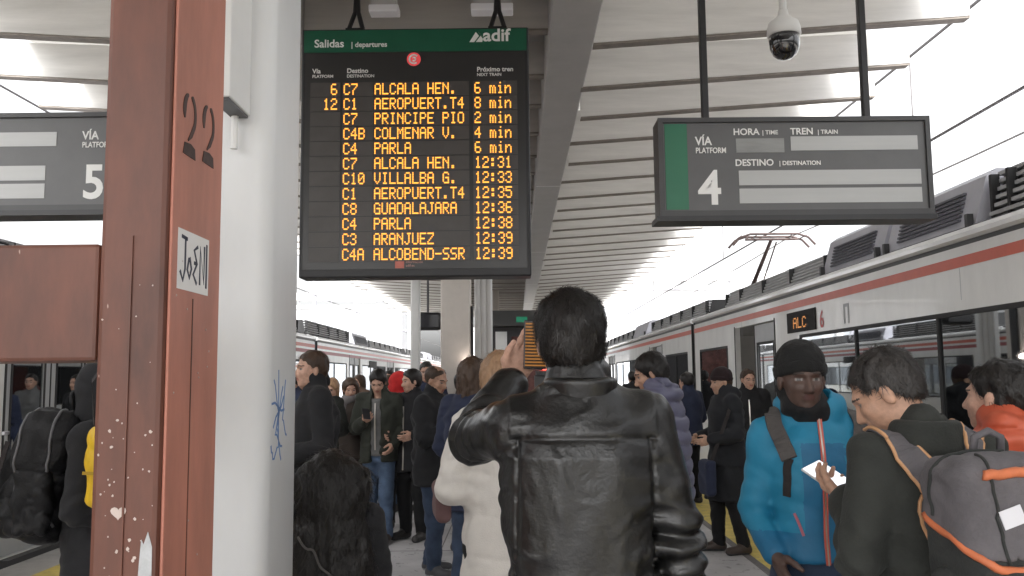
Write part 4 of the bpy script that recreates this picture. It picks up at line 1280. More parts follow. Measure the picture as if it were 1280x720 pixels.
    if hair == 'short':
        HSH = Shape([E((0, -0.018, 0.038), CR + 0.008, 0.02), E((0, -0.055, -0.02), (0.064, 0.056, 0.060), 0.03)],
                    [pl((0, 0.088, 0.066), (0, -0.62, 0.78))], [E((0, 0.075, -0.01), (0.085, 0.055, 0.075), 0.015)], hn(0.006, 55))
    elif hair == 'full':                                # thick rounded crop
        HSH = Shape([E((0, -0.020, 0.035), CR + V(0.015, 0.013, 0.012), 0.02), E((0, -0.045, -0.025), (0.080, 0.066, 0.062), 0.035)],
                    [pl((0, -0.06, -0.088), (0, -0.25, 0.97), 0.02)], [E((0, 0.092, -0.02), (0.085, 0.062, 0.085), 0.02)], hn(0.005, 38))
    elif hair == 'balding':
        HSH = Shape([E((0, -0.02, 0.030), CR + 0.008, 0.02)], [pl((0, 0.06, 0.06), (0, -0.7, 0.72))],
                    [E((0, 0.085, -0.01), (0.085, 0.055, 0.085), 0.015), E((0, -0.005, 0.125), (0.042, 0.055, 0.03), 0.02)], hn(0.004, 60))
    elif hair in ('long', 'bob', 'mane'):
        L = {'long': 0.34, 'bob': 0.16, 'mane': 0.62}[hair]
        Wd = {'long': 0.085, 'bob': 0.085, 'mane': 0.145}[hair]
        hb = C + V(0, -0.05 if hair != 'mane' else -0.085, -0.02)
        HSH = Shape([E((0, -0.02, 0.035), CR + V(0.020, 0.02, 0.020), 0.02),
                     Ell(hb, (Wd, 0.075, 0.11), None, 0.05), Ell(hb + V(0, -0.015, -L * 0.55), (Wd * 1.08, 0.07, L * 0.62), None, 0.06)],
                    [], [E((0, 0.105, -0.03), (0.068, 0.075, 0.105), 0.02)],
                    add_disp(hn(0.006, 40), lambda x, y, z: 0.007 * vnoise(x * 45 + seed, y * 45, z * 5)))
    elif hair == 'pony':
        HSH = Shape([E((0, -0.018, 0.038), CR + 0.013, 0.02), E((0, -0.05, -0.015), (0.07, 0.065, 0.065), 0.03), E((0, -0.12, 0.01), (0.05, 0.05, 0.06), 0.03)],
                    [pl((0, 0.088, 0.060), (0, -0.62, 0.78))], [E((0, 0.08, -0.015), (0.08, 0.052, 0.075), 0.015)], hn(0.009, 38))
    if HSH is not None:
        v_, f_ = HSH.mesh(hv * 1.1)
        ho = mesh_obj(hair_name, v_, f_, hm, root)
        if strands:
            pts = v_[rng.integers(0, len(v_), strands)] + rng.normal(0, 0.002, (strands, 3))
            g = HSH.grad(pts)
            dn = V(0, 0, -1) + HR @ V(0, -0.35, 0)
            tdir = dn - g * (g @ dn)[:, None] + rng.normal(0, 0.45, (strands, 3))
            tdir = tdir - g * (g * tdir).sum(1)[:, None]
            tdir /= np.linalg.norm(tdir, axis=1, keepdims=True)
            ln = rng.uniform(0.014, 0.036 if hair != 'mane' else 0.10, strands)[:, None]
            w_ = np.cross(g, tdir) * 0.0008
            p1 = pts + tdir * ln * 0.5 + g * 0.003
            p2 = pts + tdir * ln + g * rng.uniform(-0.006, 0.005, strands)[:, None]
            SV = np.stack([pts - w_, pts + w_, p1 + w_, p1 - w_, p2], 1).reshape(-1, 3)
            b_ = np.arange(strands)[:, None] * 5
            Q = np.concatenate([b_ + [0, 1, 2], b_ + [0, 2, 3], b_ + [3, 2, 4]])
            mesh_obj("hair_strands", SV, Q, hm, ho, smooth=False)["kind"] = "stuff"
    if hat == 'beanie':
        HT = Shape([E((0, -0.014, 0.046), CR + V(0.016, 0.016, 0.020), 0.02)], [pl((0, 0.0, 0.010), (0, -0.20, 0.97))], (), hn(0.004, 30))
        bo = mesh_obj("beanie", *HT.mesh(hv * 1.1), hatm, root)
        HT = Shape([E((0, -0.014, 0.040), CR + V(0.021, 0.021, 0.016), 0.02)], [pl((0, 0.0, 0.006), (0, -0.20, 0.97)), pl((0, 0.0, 0.052), (0, 0.20, -0.97))], (), hn(0.003, 40))
        mesh_obj("brim", *HT.mesh(hv * 1.1), hatm, bo)
    elif hat == 'hood':
        HT = Shape([E((0, -0.025, 0.03), CR + V(0.040, 0.042, 0.045), 0.02), Cap(hp(0, -0.04, -0.03), nb + V(0, -0.03, 0.0), 0.105, 0.10, 0.04)],
                   [], [E((0, 0.13, -0.02), (0.078, 0.105, 0.125), 0.03)], folds(0.006, seed + 9))
        mesh_obj("hood", *HT.mesh(hv * 1.3), hatm, root)
    if scarf:
        SC = Shape([Ell(nb + V(0.07 * math.cos(t_), 0.012 + 0.07 * math.sin(t_), 0.02 + 0.008 * math.sin(3 * t_)), (0.036, 0.036, 0.042), None, 0.03) for t_ in np.linspace(0, 2 * math.pi, 13)[:-1]]
                   + [Cap(nb + V(0.04, 0.09, 0), nb + V(0.05, 0.15, -0.25), 0.035, 0.03, 0.03)], (), (), folds(0.005, seed + 2, 14, 9))
        mesh_obj("scarf", *SC.mesh(jv), scarf, root)
    res = dict(root=root, J=JS, s=s, C=C, HR=HR, hp=hp, wr=wr, el=el, sh=sh, nb=nb, LY=LY, jo=jo)
    if zipm:
        on_jacket(res, [(0, 0.2, 1.40 * s), (0.003, 0.2, 1.2 * s), (0, 0.2, (hem + 0.03) * s)], 0.013, "zip", zipm, root, 0.002, 0.004, 20, smooth=8)
    return res

def on_jacket(P, pts, w, name, m_, parent, off=0.002, th=0.004, n=24, shift=(0, 0, 0), smooth=4):
    """a strip laid on the surface of a garment"""
    pts = [V(*p) for p in pts]
    seg = np.cumsum([0] + [np.linalg.norm(b_ - a_) for a_, b_ in zip(pts[:-1], pts[1:])])
    t = np.linspace(0, seg[-1], n)
    Q = np.stack([np.interp(t, seg, [p[i] for p in pts]) for i in range(3)], 1)
    Q, g = P['J'].onto(Q, off)
    for _ in range(smooth):
        Q[1:-1] = (Q[:-2] + 2 * Q[1:-1] + Q[2:]) / 4
    Q = Q - V(*shift)
    return MB().ribbon([tuple(q) for q in Q], [tuple(q) for q in g], w, th).build(name, m_, parent, smooth=False), Q, g

# ------------------------------------------------------------------ clothes
K_black = cloth("wool_black", (0.019, 0.019, 0.021))
K_char = cloth("cloth_charcoal", (0.028, 0.030, 0.027), bump=0.5, bscale=140)
K_dark = cloth("cloth_dark_brown", (0.042, 0.033, 0.028))
K_navy = cloth("cloth_navy", (0.024, 0.030, 0.058))
K_green = cloth("cloth_dark_olive", (0.034, 0.037, 0.030))
K_jean = cloth("denim_blue", (0.07, 0.105, 0.17), 0.9, var=0.35, vscale=7)
K_jeand = cloth("denim_dark", (0.036, 0.052, 0.088), 0.9, var=0.3, vscale=7)
K_trous = cloth("trouser_black", (0.012, 0.012, 0.013))
K_white = cloth("coat_cream", (0.68, 0.645, 0.60), 0.8, var=0.06)
K_blue = mat("jacket_blue", (0.016, 0.20, 0.34), 0.6, var=0.06, vscale=8, bump=0.25, bscale=60, spec=0.4)
K_blue2 = mat("jacket_blue_panel", (0.007, 0.125, 0.255), 0.6, var=0.12, vscale=8, bump=0.25, bscale=60)
K_purp = mat("puffer_grey_violet", (0.105, 0.105, 0.165), 0.5, var=0.12, vscale=8, bump=0.2, bscale=50)
K_orange = mat("jacket_orange", (0.50, 0.095, 0.045), 0.55, var=0.12, vscale=8, bump=0.2, bscale=50)
K_redc = cloth("hood_red", (0.50, 0.025, 0.025))
K_grey = cloth("hoodie_grey", (0.14, 0.14, 0.14))
K_leather = mat("black_leather", (0.007, 0.007, 0.007), 0.33, var=0.35, vscale=6, bump=0.35, bscale=85, spec=0.5, rvar=0.12)
K_zip = mat("zip_orange", (0.55, 0.11, 0.07), 0.5)
K_strap = cloth("strap_grey", (0.085, 0.078, 0.075), bump=0.6, bscale=120)
K_strapd = cloth("strap_dark", (0.03, 0.026, 0.026))
K_metal = mat("zip_metal", (0.45, 0.43, 0.40), 0.3, metal=0.9)
S_brown = [mat("shoe_brown", (0.045, 0.03, 0.024), 0.5, var=0.2), mat("sole_dark", (0.05, 0.05, 0.05), 0.8)]
S_white = [mat("shoe_white", (0.55, 0.52, 0.50), 0.6), mat("sole_white", (0.6, 0.58, 0.55), 0.7)]
S_grey = [mat("shoe_grey", (0.05, 0.05, 0.055), 0.6, var=0.3), mat("sole_pale", (0.28, 0.28, 0.28), 0.8)]

def phone(label, P, c, up, face, scr, w=0.072, h=0.150, body=None):
    """slim phone at local point c of person P; up = long axis, face = the way its screen looks"""
    up, face = V(*up) / np.linalg.norm(up), V(*face)
    face = face - up * (up @ face); face /= np.linalg.norm(face)
    rt = np.cross(up, face)
    M4 = Matrix(((rt[0], -face[0], up[0], c[0]), (rt[1], -face[1], up[1], c[1]), (rt[2], -face[2], up[2], c[2]), (0, 0, 0, 1)))
    r_ = empty("phone", (0, 0, 0), 0, label, "phone")
    r_.matrix_world = P['root'].matrix_basis @ M4
    MB().rbox(-w / 2, w / 2, 0, 0.009, -h / 2, h / 2, 0.0035, 3).build("casing", body or M_black, r_)
    MB().box(-w / 2 + 0.004, w / 2 - 0.004, -0.0012, -0.0004, -h / 2 + 0.006, h / 2 - 0.006).build("screen", scr, r_)
    return r_

# ------------------------------------------------------------------ the man in the leather jacket
def leather(x, y, z):
    n1 = vnoise(x * 2.6 + 2, y * 3 + 5, (z + 0.8 * x) * 4.6)
    n2 = vnoise(x * 6 + 1, y * 6, (z - 0.5 * x) * 9 + 2.5 * n1)
    n4 = vnoise(x * 13 + 4, y * 13, (z + 0.5 * x) * 21 + 3 * n2)
    sl = np.exp(-((x - 0.235) / 0.08) ** 2) + np.exp(-((x + 0.235) / 0.08) ** 2)
    n3 = vnoise(x * 6, y * 9, z * 24 + 2 * n1)
    low = np.clip((1.25 - z) * 3, 0, 1)
    d = 0.010 * (0.5 - 1.8 * np.abs(n1)) * (0.5 + low) + 0.0055 * (2 * np.abs(n2) - 0.6) + 0.0022 * (0.6 - 2 * np.abs(n4)) + 0.008 * sl * (0.4 - np.abs(n3))
    bk = (y < 0.02) & (np.abs(x) < 0.19)
    yz = 1.447 - 0.10 * x * x
    d = d + np.where(bk, 0.006 * np.exp(-((z - yz) / 0.0055) ** 2), 0)                       # yoke seam across the back
    d = d - np.where(bk & (z > yz), 0.0025, 0)
    d = d + np.where((y < 0.05) & (z < 1.45) & (z > 0.8), 0.006 * np.exp(-((np.abs(x) - 0.168 - 0.02 * (1.45 - z)) / 0.0055) ** 2), 0)   # armhole and side seams
    return d + 0.005 * np.exp(-((z - 0.83) / 0.006) ** 2)
P1 = person("man in shiny black leather jacket, back to us, raising a phone", (0.165, 2.35), 3, 1.825, 2.35, K_leather, K_trous, hair='full', strands=9000,
            arms=(((-0.275, 0.27, 1.425), (-0.160, 0.395, 1.585), (-0.178, 0.0, 1.470)), ((0.245, -0.03, 1.16), (0.285, 0.05, 0.90))),
            head=(6, -3), headoff=(-0.022, 0.0), hem=0.76, thick=0.040, collar=0.045, wide=0.94, twide=1.08, flare=0.035, jdisp=leather,
            palm=((0.15, -1, 0.1), None), hdir=((0.42, 0.08, 0.85), None), handpose=(17, 22), amp=0.017, skin='light', jname="leather_jacket", jh=0.0062, slope=0.012)
cl = Shape([Cap(P1['nb'] + V(0.075 * math.cos(t_), -0.012 + 0.07 * math.sin(t_), -0.012), P1['nb'] + V(0.082 * math.cos(t_), -0.016 + 0.078 * math.sin(t_), 0.030), 0.012, 0.010, 0.016)
            for t_ in np.linspace(R(150), R(390), 34)], (), (), lambda x, y, z: 0.002 * vnoise(x * 30, y * 30, z * 12))
mesh_obj("collar", *cl.mesh(0.006), K_leather, P1['root'])
phs = bpy.data.materials.new("phone_screen_board")
phs.use_nodes = True
t = phs.node_tree
b = t.nodes["Principled BSDF"]
b.inputs["Base Color"].default_value = (0.02, 0.015, 0.01, 1)
b.inputs["Roughness"].default_value = 0.25
tc = t.nodes.new("ShaderNodeTexCoord")
wv = t.nodes.new("ShaderNodeTexWave")
wv.bands_direction = 'Z'
wv.inputs["Scale"].default_value = 32
wv.inputs["Distortion"].default_value = 0.4
t.links.new(tc.outputs["Object"], wv.inputs["Vector"])
cr = t.nodes.new("ShaderNodeValToRGB")
cr.color_ramp.elements[0].position = 0.45
cr.color_ramp.elements[0].color = (0.05, 0.025, 0.01, 1)
cr.color_ramp.elements[1].position = 0.7
cr.color_ramp.elements[1].color = (0.75, 0.30, 0.06, 1)
t.links.new(wv.outputs["Fac"], cr.inputs["Fac"])
t.links.new(cr.outputs[0], b.inputs["Emission Color"])
b.inputs["Emission Strength"].default_value = 0.12
phone("raised phone showing the amber board on its screen", P1, (-0.088, 0.362, 1.700), (0.03, 0.02, 1), (0.05, -1, 0.02), phs)

# ------------------------------------------------------------------ woman in the cream coat
def puffd(x, y, z):
    return 0.011 * (0.6 - 2 * np.abs(vnoise(x * 5, y * 5, (z + 0.6 * x) * 6))) + 0.006 * (0.6 - 2 * np.abs(vnoise(x * 12, y * 12, (z - 0.4 * x) * 13))) \
        + 0.009 * (0.5 - np.sqrt(np.abs(np.sin(np.pi * (z + 0.015 * vnoise(x * 7, y * 7, z)) / 0.17))))
P2 = person("person in a cream padded coat with blonde hair, beside the leather jacket", (-0.06, 3.9), 12, 1.70, 3.9, K_white, K_trous, hair='bob', hairm=M_hairl,
            arms=(((-0.235, -0.02, 1.13), (-0.12, 0.22, 1.10)), 'phone'), head=(-18, 5), headoff=(0.0, 0.0), hem=0.40, thick=0.042, wide=0.93, collar=0.07, flare=0.05, jdisp=puffd, strands=1500, jname="coat")
hb = empty("handbag", (-0.335, 3.93, 0.98), R(12), "small mauve brown handbag hanging at the side of the cream coat", "bag")
mesh_obj("bag", *Shape([RBox((0, 0, 0.085), (0.035, 0.085, 0.085), 0.03)], (), (), folds(0.003, 4)).mesh(0.008), cloth("bag_mauve", (0.13, 0.075, 0.075)), hb)
MB().tube([(0, -0.06, 0.16), (0.02, -0.05, 0.24), (0.04, 0.0, 0.28), (0.02, 0.05, 0.24), (0, 0.06, 0.16)], 0.006).build("strap", K_strapd, hb, smooth=True)

# ------------------------------------------------------------------ man in the blue jacket
P17 = person("man in bright blue zipped jacket and black beanie, looking at us", (1.065, 3.2), 176, 1.70, 3.2, [K_blue, K_blue2], K_jeand, skin='dark', hair=None,
             arms=(((-0.212, -0.045, 1.11), (-0.172, 0.085, 0.975)), ((0.212, -0.045, 1.11), (0.172, 0.085, 0.975))), head=(2, 2), headoff=(0.045, 0.0), hem=0.985, thick=0.024, collar=0.06, wide=0.97, hood='down', hat='beanie', hatm=cloth("beanie_black", (0.012, 0.012, 0.012), bump=0.8, bscale=160), amp=0.0042)
me = P17['jo'].data                                    # darker panels down the chest
cen = np.zeros(len(me.polygons) * 3); me.polygons.foreach_get("center", cen); cen = cen.reshape(-1, 3)
me.polygons.foreach_set("material_index", ((np.abs(cen[:, 0]) < 0.075) & (cen[:, 1] > 0.05) & (cen[:, 2] < 1.36) | (cen[:, 2] < 1.06)).astype(np.int32))
on_jacket(P17, [(0, 0.15, 1.45), (0.003, 0.17, 1.2), (0, 0.17, 0.95)], 0.016, "zip", K_zip, P17['root'], 0.003, 0.005, 40, smooth=25)
on_jacket(P17, [(0.001, 0.15, 1.45), (0.004, 0.17, 1.2), (0, 0.17, 0.95)], 0.005, "zip_teeth", K_metal, P17['root'], 0.008, 0.002, 40, smooth=25)
for sd_ in (-1, 1):
    on_jacket(P17, [(sd_ * 0.15, 0.2, 1.12), (sd_ * 0.10, 0.2, 1.05)], 0.009, "pocket_zip", mat("pocket_pink", (0.42, 0.12, 0.16), 0.5), P17['root'], 0.001, 0.004, 8)
C_, s_, hp_ = P17['C'], P17['s'], P17['hp']
gai = Shape([Cap(hp_(0, -0.012, -0.085), P17['nb'] + V(0, 0.015, 0.0), 0.070, 0.078, 0.02), Ell(hp_(0, 0.025, -0.105), (0.056, 0.060, 0.030), P17['HR'], 0.03),
             Ell(hp_(0, -0.045, -0.03), (0.080, 0.060, 0.080), P17['HR'], 0.03)],
            [], [Ell(hp_(0, 0.12, -0.005), (0.066, 0.105, 0.088), P17['HR'], 0.02)], folds(0.004, 2, 16, 8))
mesh_obj("neck_gaiter", *gai.mesh(0.006), cloth("gaiter_black", (0.013, 0.013, 0.014)), P17['root'])
bp = empty("backpack", (1.065, 3.2, 1.0), R(176), "dark backpack whose straps cross the blue jacket", "backpack")
sh_ = (0, 0, 1.0)
mesh_obj("bag", *Shape([RBox((0, -0.27, 0.19), (0.15, 0.09, 0.24), 0.06)], (), (), folds(0.004, 1)).mesh(0.014), K_strapd, bp)
for sd_ in (-1, 1):
    on_jacket(P17, [(sd_ * 0.12, -0.25, 1.30), (sd_ * 0.13, -0.14, 1.43), (sd_ * 0.150, 0.0, 1.48), (sd_ * 0.152, 0.11, 1.42), (sd_ * 0.152, 0.17, 1.33)], 0.055, "shoulder_strap", K_strap, bp, 0.004, 0.010, 34, sh_, 8)
    on_jacket(P17, [(sd_ * 0.152, 0.17, 1.335), (sd_ * 0.155, 0.16, 1.25), (sd_ * 0.160, 0.15, 1.18)], 0.028, "webbing", K_strapd, bp, 0.002, 0.005, 16, sh_)

# ------------------------------------------------------------------ man reading his phone, grey and orange backpack
P18 = person("man in dark grey coat bent over his phone, wearing a grey and orange backpack", (1.15, 2.45), 8, 1.665, 2.45, K_char, K_trous, skin='tan', hair='short',
             hairm=mat("hair_greying", (0.03, 0.026, 0.024), 0.5, var=0.4, vscale=60, bump=0.5, bscale=220, stretch=(1, 1, 0.3)), strands=5000,
             arms=(((-0.25, -0.01, 1.11), (-0.165, 0.185, 1.235)), ((0.27, 0.03, 1.12), (0.06, 0.24, 1.22))), head=(56, 32), headoff=(-0.07, 0.01), lean=0.17, hem=0.62, thick=0.036,
             collar=0.03, amp=0.009, palm=((0.35, -0.3, 1), (-0.2, -0.3, 1)), hdir=((-0.12, 0.9, 0.30), (-0.6, 0.7, 0.1)), handpose=(30, 30), jname="coat", flare=0.02)
phone("phone with a bright white screen held by the man in the dark grey coat", P18, (-0.172, 0.300, 1.296), (-0.25, 0.85, 0.35), (-0.25, -0.55, 0.8),
      mat("phone_screen_white", (0.6, 0.6, 0.62), 0.2, emit=(0.9, 0.93, 1.0), estr=0.32), body=mat("phone_white", (0.6, 0.6, 0.6), 0.3))
lap = Shape([Cap(P18['nb'] + V(0.082 * math.cos(t_), -0.005 + 0.08 * math.sin(t_), -0.022), P18['nb'] + V(0.076 * math.cos(t_), -0.005 + 0.074 * math.sin(t_), 0.035), 0.016, 0.013, 0.02)
             for t_ in np.linspace(R(130), R(410), 34)], (), (), folds(0.003, 3))
mesh_obj("coat_collar", *lap.mesh(0.008), K_char, P18['root'])
bp = empty("backpack", (1.15, 2.45, 0.82), R(8), "grey and orange backpack with a white label, worn over the dark grey coat", "backpack")
BG = cloth("pack_grey", (0.105, 0.098, 0.105), bump=0.6, bscale=130)
BD = cloth("pack_dark", (0.028, 0.030, 0.029), bump=0.6, bscale=130)
BO = mat("piping_orange", (0.50, 0.14, 0.055), 0.6, var=0.15, vscale=20)
BT = mat("piping_tan", (0.48, 0.26, 0.13), 0.6, var=0.15, vscale=20)
mp_ = [RBox((0, -0.265, 0.31), (0.165, 0.095, 0.26), 0.05, rotm(0, 6)), RBox((0, -0.295, 0.42), (0.155, 0.085, 0.15), 0.045, rotm(0, 10), 0.03)]
main = Shape(mp_, (), (), folds(0.004, 8, 14, 9, 0.6))
mesh_obj("main_bag", *main.mesh(0.008), BD, bp)
top = Shape(mp_, [Cut((0, -0.27, 0.40), (0, -0.35, 1), 0.006)], (), lambda x, y, z: folds(0.004, 8, 14, 9, 0.6)(x, y, z) - 0.006)
mesh_obj("top_panel", *top.mesh(0.008), BG, bp)
pk = Shape([RBox((0, -0.375, 0.21), (0.130, 0.045, 0.14), 0.04, rotm(0, 4))], (), (), folds(0.003, 5))
po = mesh_obj("front_pocket", *pk.mesh(0.009), BD, bp)
sp_ = Shape([Ell((-0.172, -0.27, 0.17), (0.035, 0.075, 0.15))], (), (), folds(0.003, 6))
mesh_obj("side_pocket", *sp_.mesh(0.009), BD, bp)
def pipe_on(shape, pts, r_, m_, name="piping", off=0.002, n=28):
    pts = [V(*p) for p in pts]
    seg = np.cumsum([0] + [np.linalg.norm(q - p) for p, q in zip(pts[:-1], pts[1:])])
    tt = np.linspace(0, seg[-1], n)
    Q = np.stack([np.interp(tt, seg, [p[i] for p in pts]) for i in range(3)], 1)
    Q, g = shape.onto(Q, off)
    Q[1:-1] = (Q[:-2] + 2 * Q[1:-1] + Q[2:]) / 4
    return MB().tube([tuple(q) for q in Q], r_, 8).build(name, m_, bp, smooth=True)
pipe_on(main, [(-0.20, -0.18, 0.4315), (-0.20, -0.24, 0.41), (-0.20, -0.33, 0.379), (-0.14, -0.42, 0.3475), (0.0, -0.45, 0.337), (0.14, -0.42, 0.3475)], 0.010, BO)
pipe_on(top, [(-0.19, -0.22, 0.43), (-0.19, -0.23, 0.52), (-0.12, -0.25, 0.60), (0, -0.26, 0.62)], 0.005, BD, "zip_line", 0.001)
pipe_on(top, [(-0.10, -0.45, 0.36), (-0.11, -0.45, 0.46), (-0.11, -0.40, 0.54), (-0.10, -0.30, 0.60)], 0.004, BD, "seam", 0.001)
pipe_on(sp_, [(-0.22, -0.19, 0.10), (-0.22, -0.205, 0.22), (-0.22, -0.235, 0.29), (-0.22, -0.30, 0.285), (-0.22, -0.34, 0.20), (-0.22, -0.35, 0.08)], 0.007, BO)
pipe_on(top, [(-0.13, -0.38, 0.545), (-0.06, -0.40, 0.560), (0.0, -0.40, 0.565), (0.10, -0.40, 0.55)], 0.012, BO)
Q, g = top.onto([(-0.10, -0.45, 0.455), (-0.04, -0.47, 0.462)], 0.002)
MB().ribbon([tuple(q) for q in Q], [tuple(q) for q in g], 0.042, 0.002).build("white_label", mat("label_white", (0.62, 0.62, 0.66), 0.6), bp)
MB().tube([(-0.04, -0.20, 0.56), (-0.035, -0.21, 0.62), (0, -0.215, 0.635), (0.035, -0.21, 0.62), (0.04, -0.20, 0.56)], 0.010).build("grab_loop", BG, bp, smooth=True)
sh_ = (0, 0, 0.82)
for sd_ in (-1, 1):
    path = [(sd_ * 0.085, -0.19, 1.16), (sd_ * 0.085, -0.20, 1.26), (sd_ * 0.095, -0.13, 1.38), (sd_ * 0.115, -0.02, 1.46), (sd_ * 0.125, 0.05, 1.475), (sd_ * 0.13, 0.11, 1.45)]
    _, Q, g = on_jacket(P18, path, 0.072, "shoulder_strap", BG, bp, 0.003, 0.013, 40, sh_)
    tg = np.gradient(Q, axis=0); tg /= np.linalg.norm(tg, axis=1, keepdims=True)
    sdv = np.cross(tg, g)
    for e_ in (-0.036, 0.036):
        MB().tube([tuple(q) for q in Q + sdv * e_ + g * 0.009], 0.0055, 6).build("strap_piping", BT, bp, smooth=True)

# ------------------------------------------------------------------ orange jacket, far right
P19 = person("person with black hair and orange padded jacket at the right edge", (1.60, 2.92), 24, 1.63, 2.9, K_orange, K_jeand, hair='pony', arms=('bent', 'bent'), head=(16, -2),
             hem=0.85, thick=0.055, collar=0.06, puff=0.016, amp=0.005, strands=2500, hood='down')

# ------------------------------------------------------------------ hooded person with the black backpack, left
P20 = person("person in a black hood behind the red post, carrying a big black backpack", (-1.79, 3.85), -82, 1.67, 3.8, K_black, K_trous, hair='short', hat='hood', hatm=K_black,
             arms=('bent', 'bent'), hem=0.82, thick=0.04, collar=0.04, amp=0.006)
bp = empty("backpack", (-1.715, 3.85, 0.90), R(-82), "bulky black backpack with a small white tag, left of the red post", "backpack")
BK = mat("pack_black", (0.007, 0.007, 0.008), 0.62, var=0.3, vscale=14, bump=0.5, bscale=120, spec=0.3)
mn = Shape([RBox((0, -0.295, 0.31), (0.17, 0.115, 0.27), 0.08, rotm(0, 8))], (), (), folds(0.011, 2, 12, 7, 0.6))
mesh_obj("main_bag", *mn.mesh(0.011), BK, bp)
mesh_obj("front_pocket", *Shape([RBox((0, -0.405, 0.25), (0.14, 0.06, 0.18), 0.05, rotm(0, 8))], (), (), folds(0.009, 7, 12, 8, 0.6)).mesh(0.009), BK, bp)
Zg = mat('zip_grey', (0.10, 0.10, 0.105), 0.4)
for pts in ([(0.2, -0.20, 0.10), (0.2, -0.235, 0.30), (0.2, -0.225, 0.46), (0.14, -0.215, 0.60), (0.0, -0.215, 0.62)], [(0.2, -0.35, 0.12), (0.2, -0.37, 0.30), (0.2, -0.37, 0.45), (0.14, -0.35, 0.58), (0.0, -0.34, 0.60)]):
    pipe_on(mn, pts, 0.006, Zg, 'zip_line')
mesh_obj("side_pocket", *Shape([RBox((0.165, -0.29, 0.22), (0.04, 0.08, 0.13), 0.035)], (), (), folds(0.008, 9, 14, 9, 0.6)).mesh(0.009), BK, bp)
MB().rbox(0.10, 0.155, -0.425, -0.415, 0.485, 0.50, 0.003).build("white_tag", mat("label_white", (0.62, 0.62, 0.66)), bp)
MB().tube([(-0.04, -0.19, 0.58), (-0.035, -0.20, 0.64), (0, -0.205, 0.655), (0.035, -0.20, 0.64), (0.04, -0.19, 0.58)], 0.011).build("grab_loop", BK, bp, smooth=True)
for sd_ in (-1, 1):
    on_jacket(P20, [(sd_ * 0.11, -0.25, 1.32), (sd_ * 0.115, -0.15, 1.45), (sd_ * 0.13, 0.0, 1.57), (sd_ * 0.145, 0.2, 1.38), (sd_ * 0.16, 0.25, 1.2)], 0.06, "shoulder_strap", BK, bp, 0.003, 0.012, 30, (0, -0.075, 0.90))
    on_jacket(P20, [(sd_ * 0.165, 0.25, 1.2), (sd_ * 0.20, 0.05, 1.05), (sd_ * 0.17, -0.2, 0.95)], 0.026, "webbing", BK, bp, 0.003, 0.005, 20, (0, -0.075, 0.90))
for pts in ([(0.172, -0.22, 0.50), (0.175, -0.30, 0.30), (0.174, -0.36, 0.12)], [(0.15, -0.40, 0.46), (0.152, -0.44, 0.30), (0.15, -0.43, 0.15)]):
    MB().ribbon(pts, (1, -0.2, 0), 0.02, 0.004).build("compression_strap", K_strapd, bp)
yb = empty("yellow_bag", (-1.585, 3.50, 1.10), R(-82), "yellow bag half hidden by the red post, in front of the black hood", "bag")
mesh_obj("bag", *Shape([RBox((0, 0, 0.17), (0.05, 0.10, 0.165), 0.045)], (), (), folds(0.004, 5)).mesh(0.009), mat("bag_yellow", (0.70, 0.44, 0.015), 0.5, var=0.1, vscale=12, bump=0.2), yb)
MB().ribbon([(0.052, -0.10, 0.15), (0.056, 0, 0.145), (0.052, 0.10, 0.15)], (1, 0, 0), 0.012, 0.003).build("seam", mat("bag_yellow_dark", (0.45, 0.28, 0.01), 0.6), yb)
mesh_obj("white_lining", *Shape([RBox((0, 0.03, 0.345), (0.03, 0.045, 0.035), 0.028)], (), (), folds(0.005, 3)).mesh(0.010), K_white, yb)
MB().ribbon([(0.03, -0.07, 0.33), (0.10, -0.06, 0.50), (0.16, 0.0, 0.56)], (0.5, -0.5, 0.5), 0.03, 0.004).build("strap", K_strapd, yb)

# ------------------------------------------------------------------ long black hair, lower left
P6 = person("short person with long loose black hair, seen from behind beside the grey column", (-0.705, 3.4), 8, 1.315, 3.3, K_black, K_trous, hair='mane', strands=9000,
            arms=('down', 'down'), hem=0.9, thick=0.03, collar=0.02, amp=0.005, wide=1.05)
on_jacket(P6, [(-0.13, -0.3, 1.06), (-0.06, -0.3, 0.98), (0.02, -0.3, 0.88)], 0.008, "bag_strap", K_strap, P6['root'], 0.05, 0.003, 16)

# ------------------------------------------------------------------ middle distance, left half
P5 = person("man with brown hair and black jacket looking left, next to the grey column", (-1.37, 6.0), 112, 1.79, 6.0, K_black, K_trous, skin='light', hair='short', hairm=M_hairb,
            arms=('bent', 'front'), head=(10, 0), hem=0.80, thick=0.04, collar=0.07, amp=0.007, strands=900)
on_jacket(P5, [(0.0, 0.3, 1.45), (0.0, 0.3, 1.2), (0, 0.3, 0.95)], 0.012, "zip", K_metal, P5['root'], 0.002, 0.004)
P3 = person("man in black jacket and blue jeans standing in profile, facing right", (-0.70, 7.42), -112, 1.70, 7.4, K_black, K_jeand, skin='tan', hair='balding', hairm=M_hairb,
            arms=('bent', 'phone'), head=(-8, 18), hem=0.74, thick=0.05, collar=0.05, amp=0.008, stance=0.07, shoes=S_grey, strands=600, palm=(None, (0, -1, 0.3)))
phone("dark phone held close by the man in profile in blue jeans", P3, (0.02, 0.36, 1.30), (0, 0.6, 0.8), (0, -0.8, 0.5), mat("phone_glow", (0.1, 0.08, 0.05), 0.3, emit=(0.8, 0.55, 0.3), estr=0.3))
P4 = person("man in open dark jacket and jeans looking down at his phone", (-1.39, 8.95), 172, 1.69, 8.8, K_green, K_jean, skin='light', hair='full',
            arms=('pocket', 'phone'), head=(6, 30), lean=0.05, hem=0.80, thick=0.05, collar=0.05, amp=0.008, stance=-0.10, shoes=S_brown, openj=0.045, strands=600, palm=(None, (0, -0.8, 0.6)))
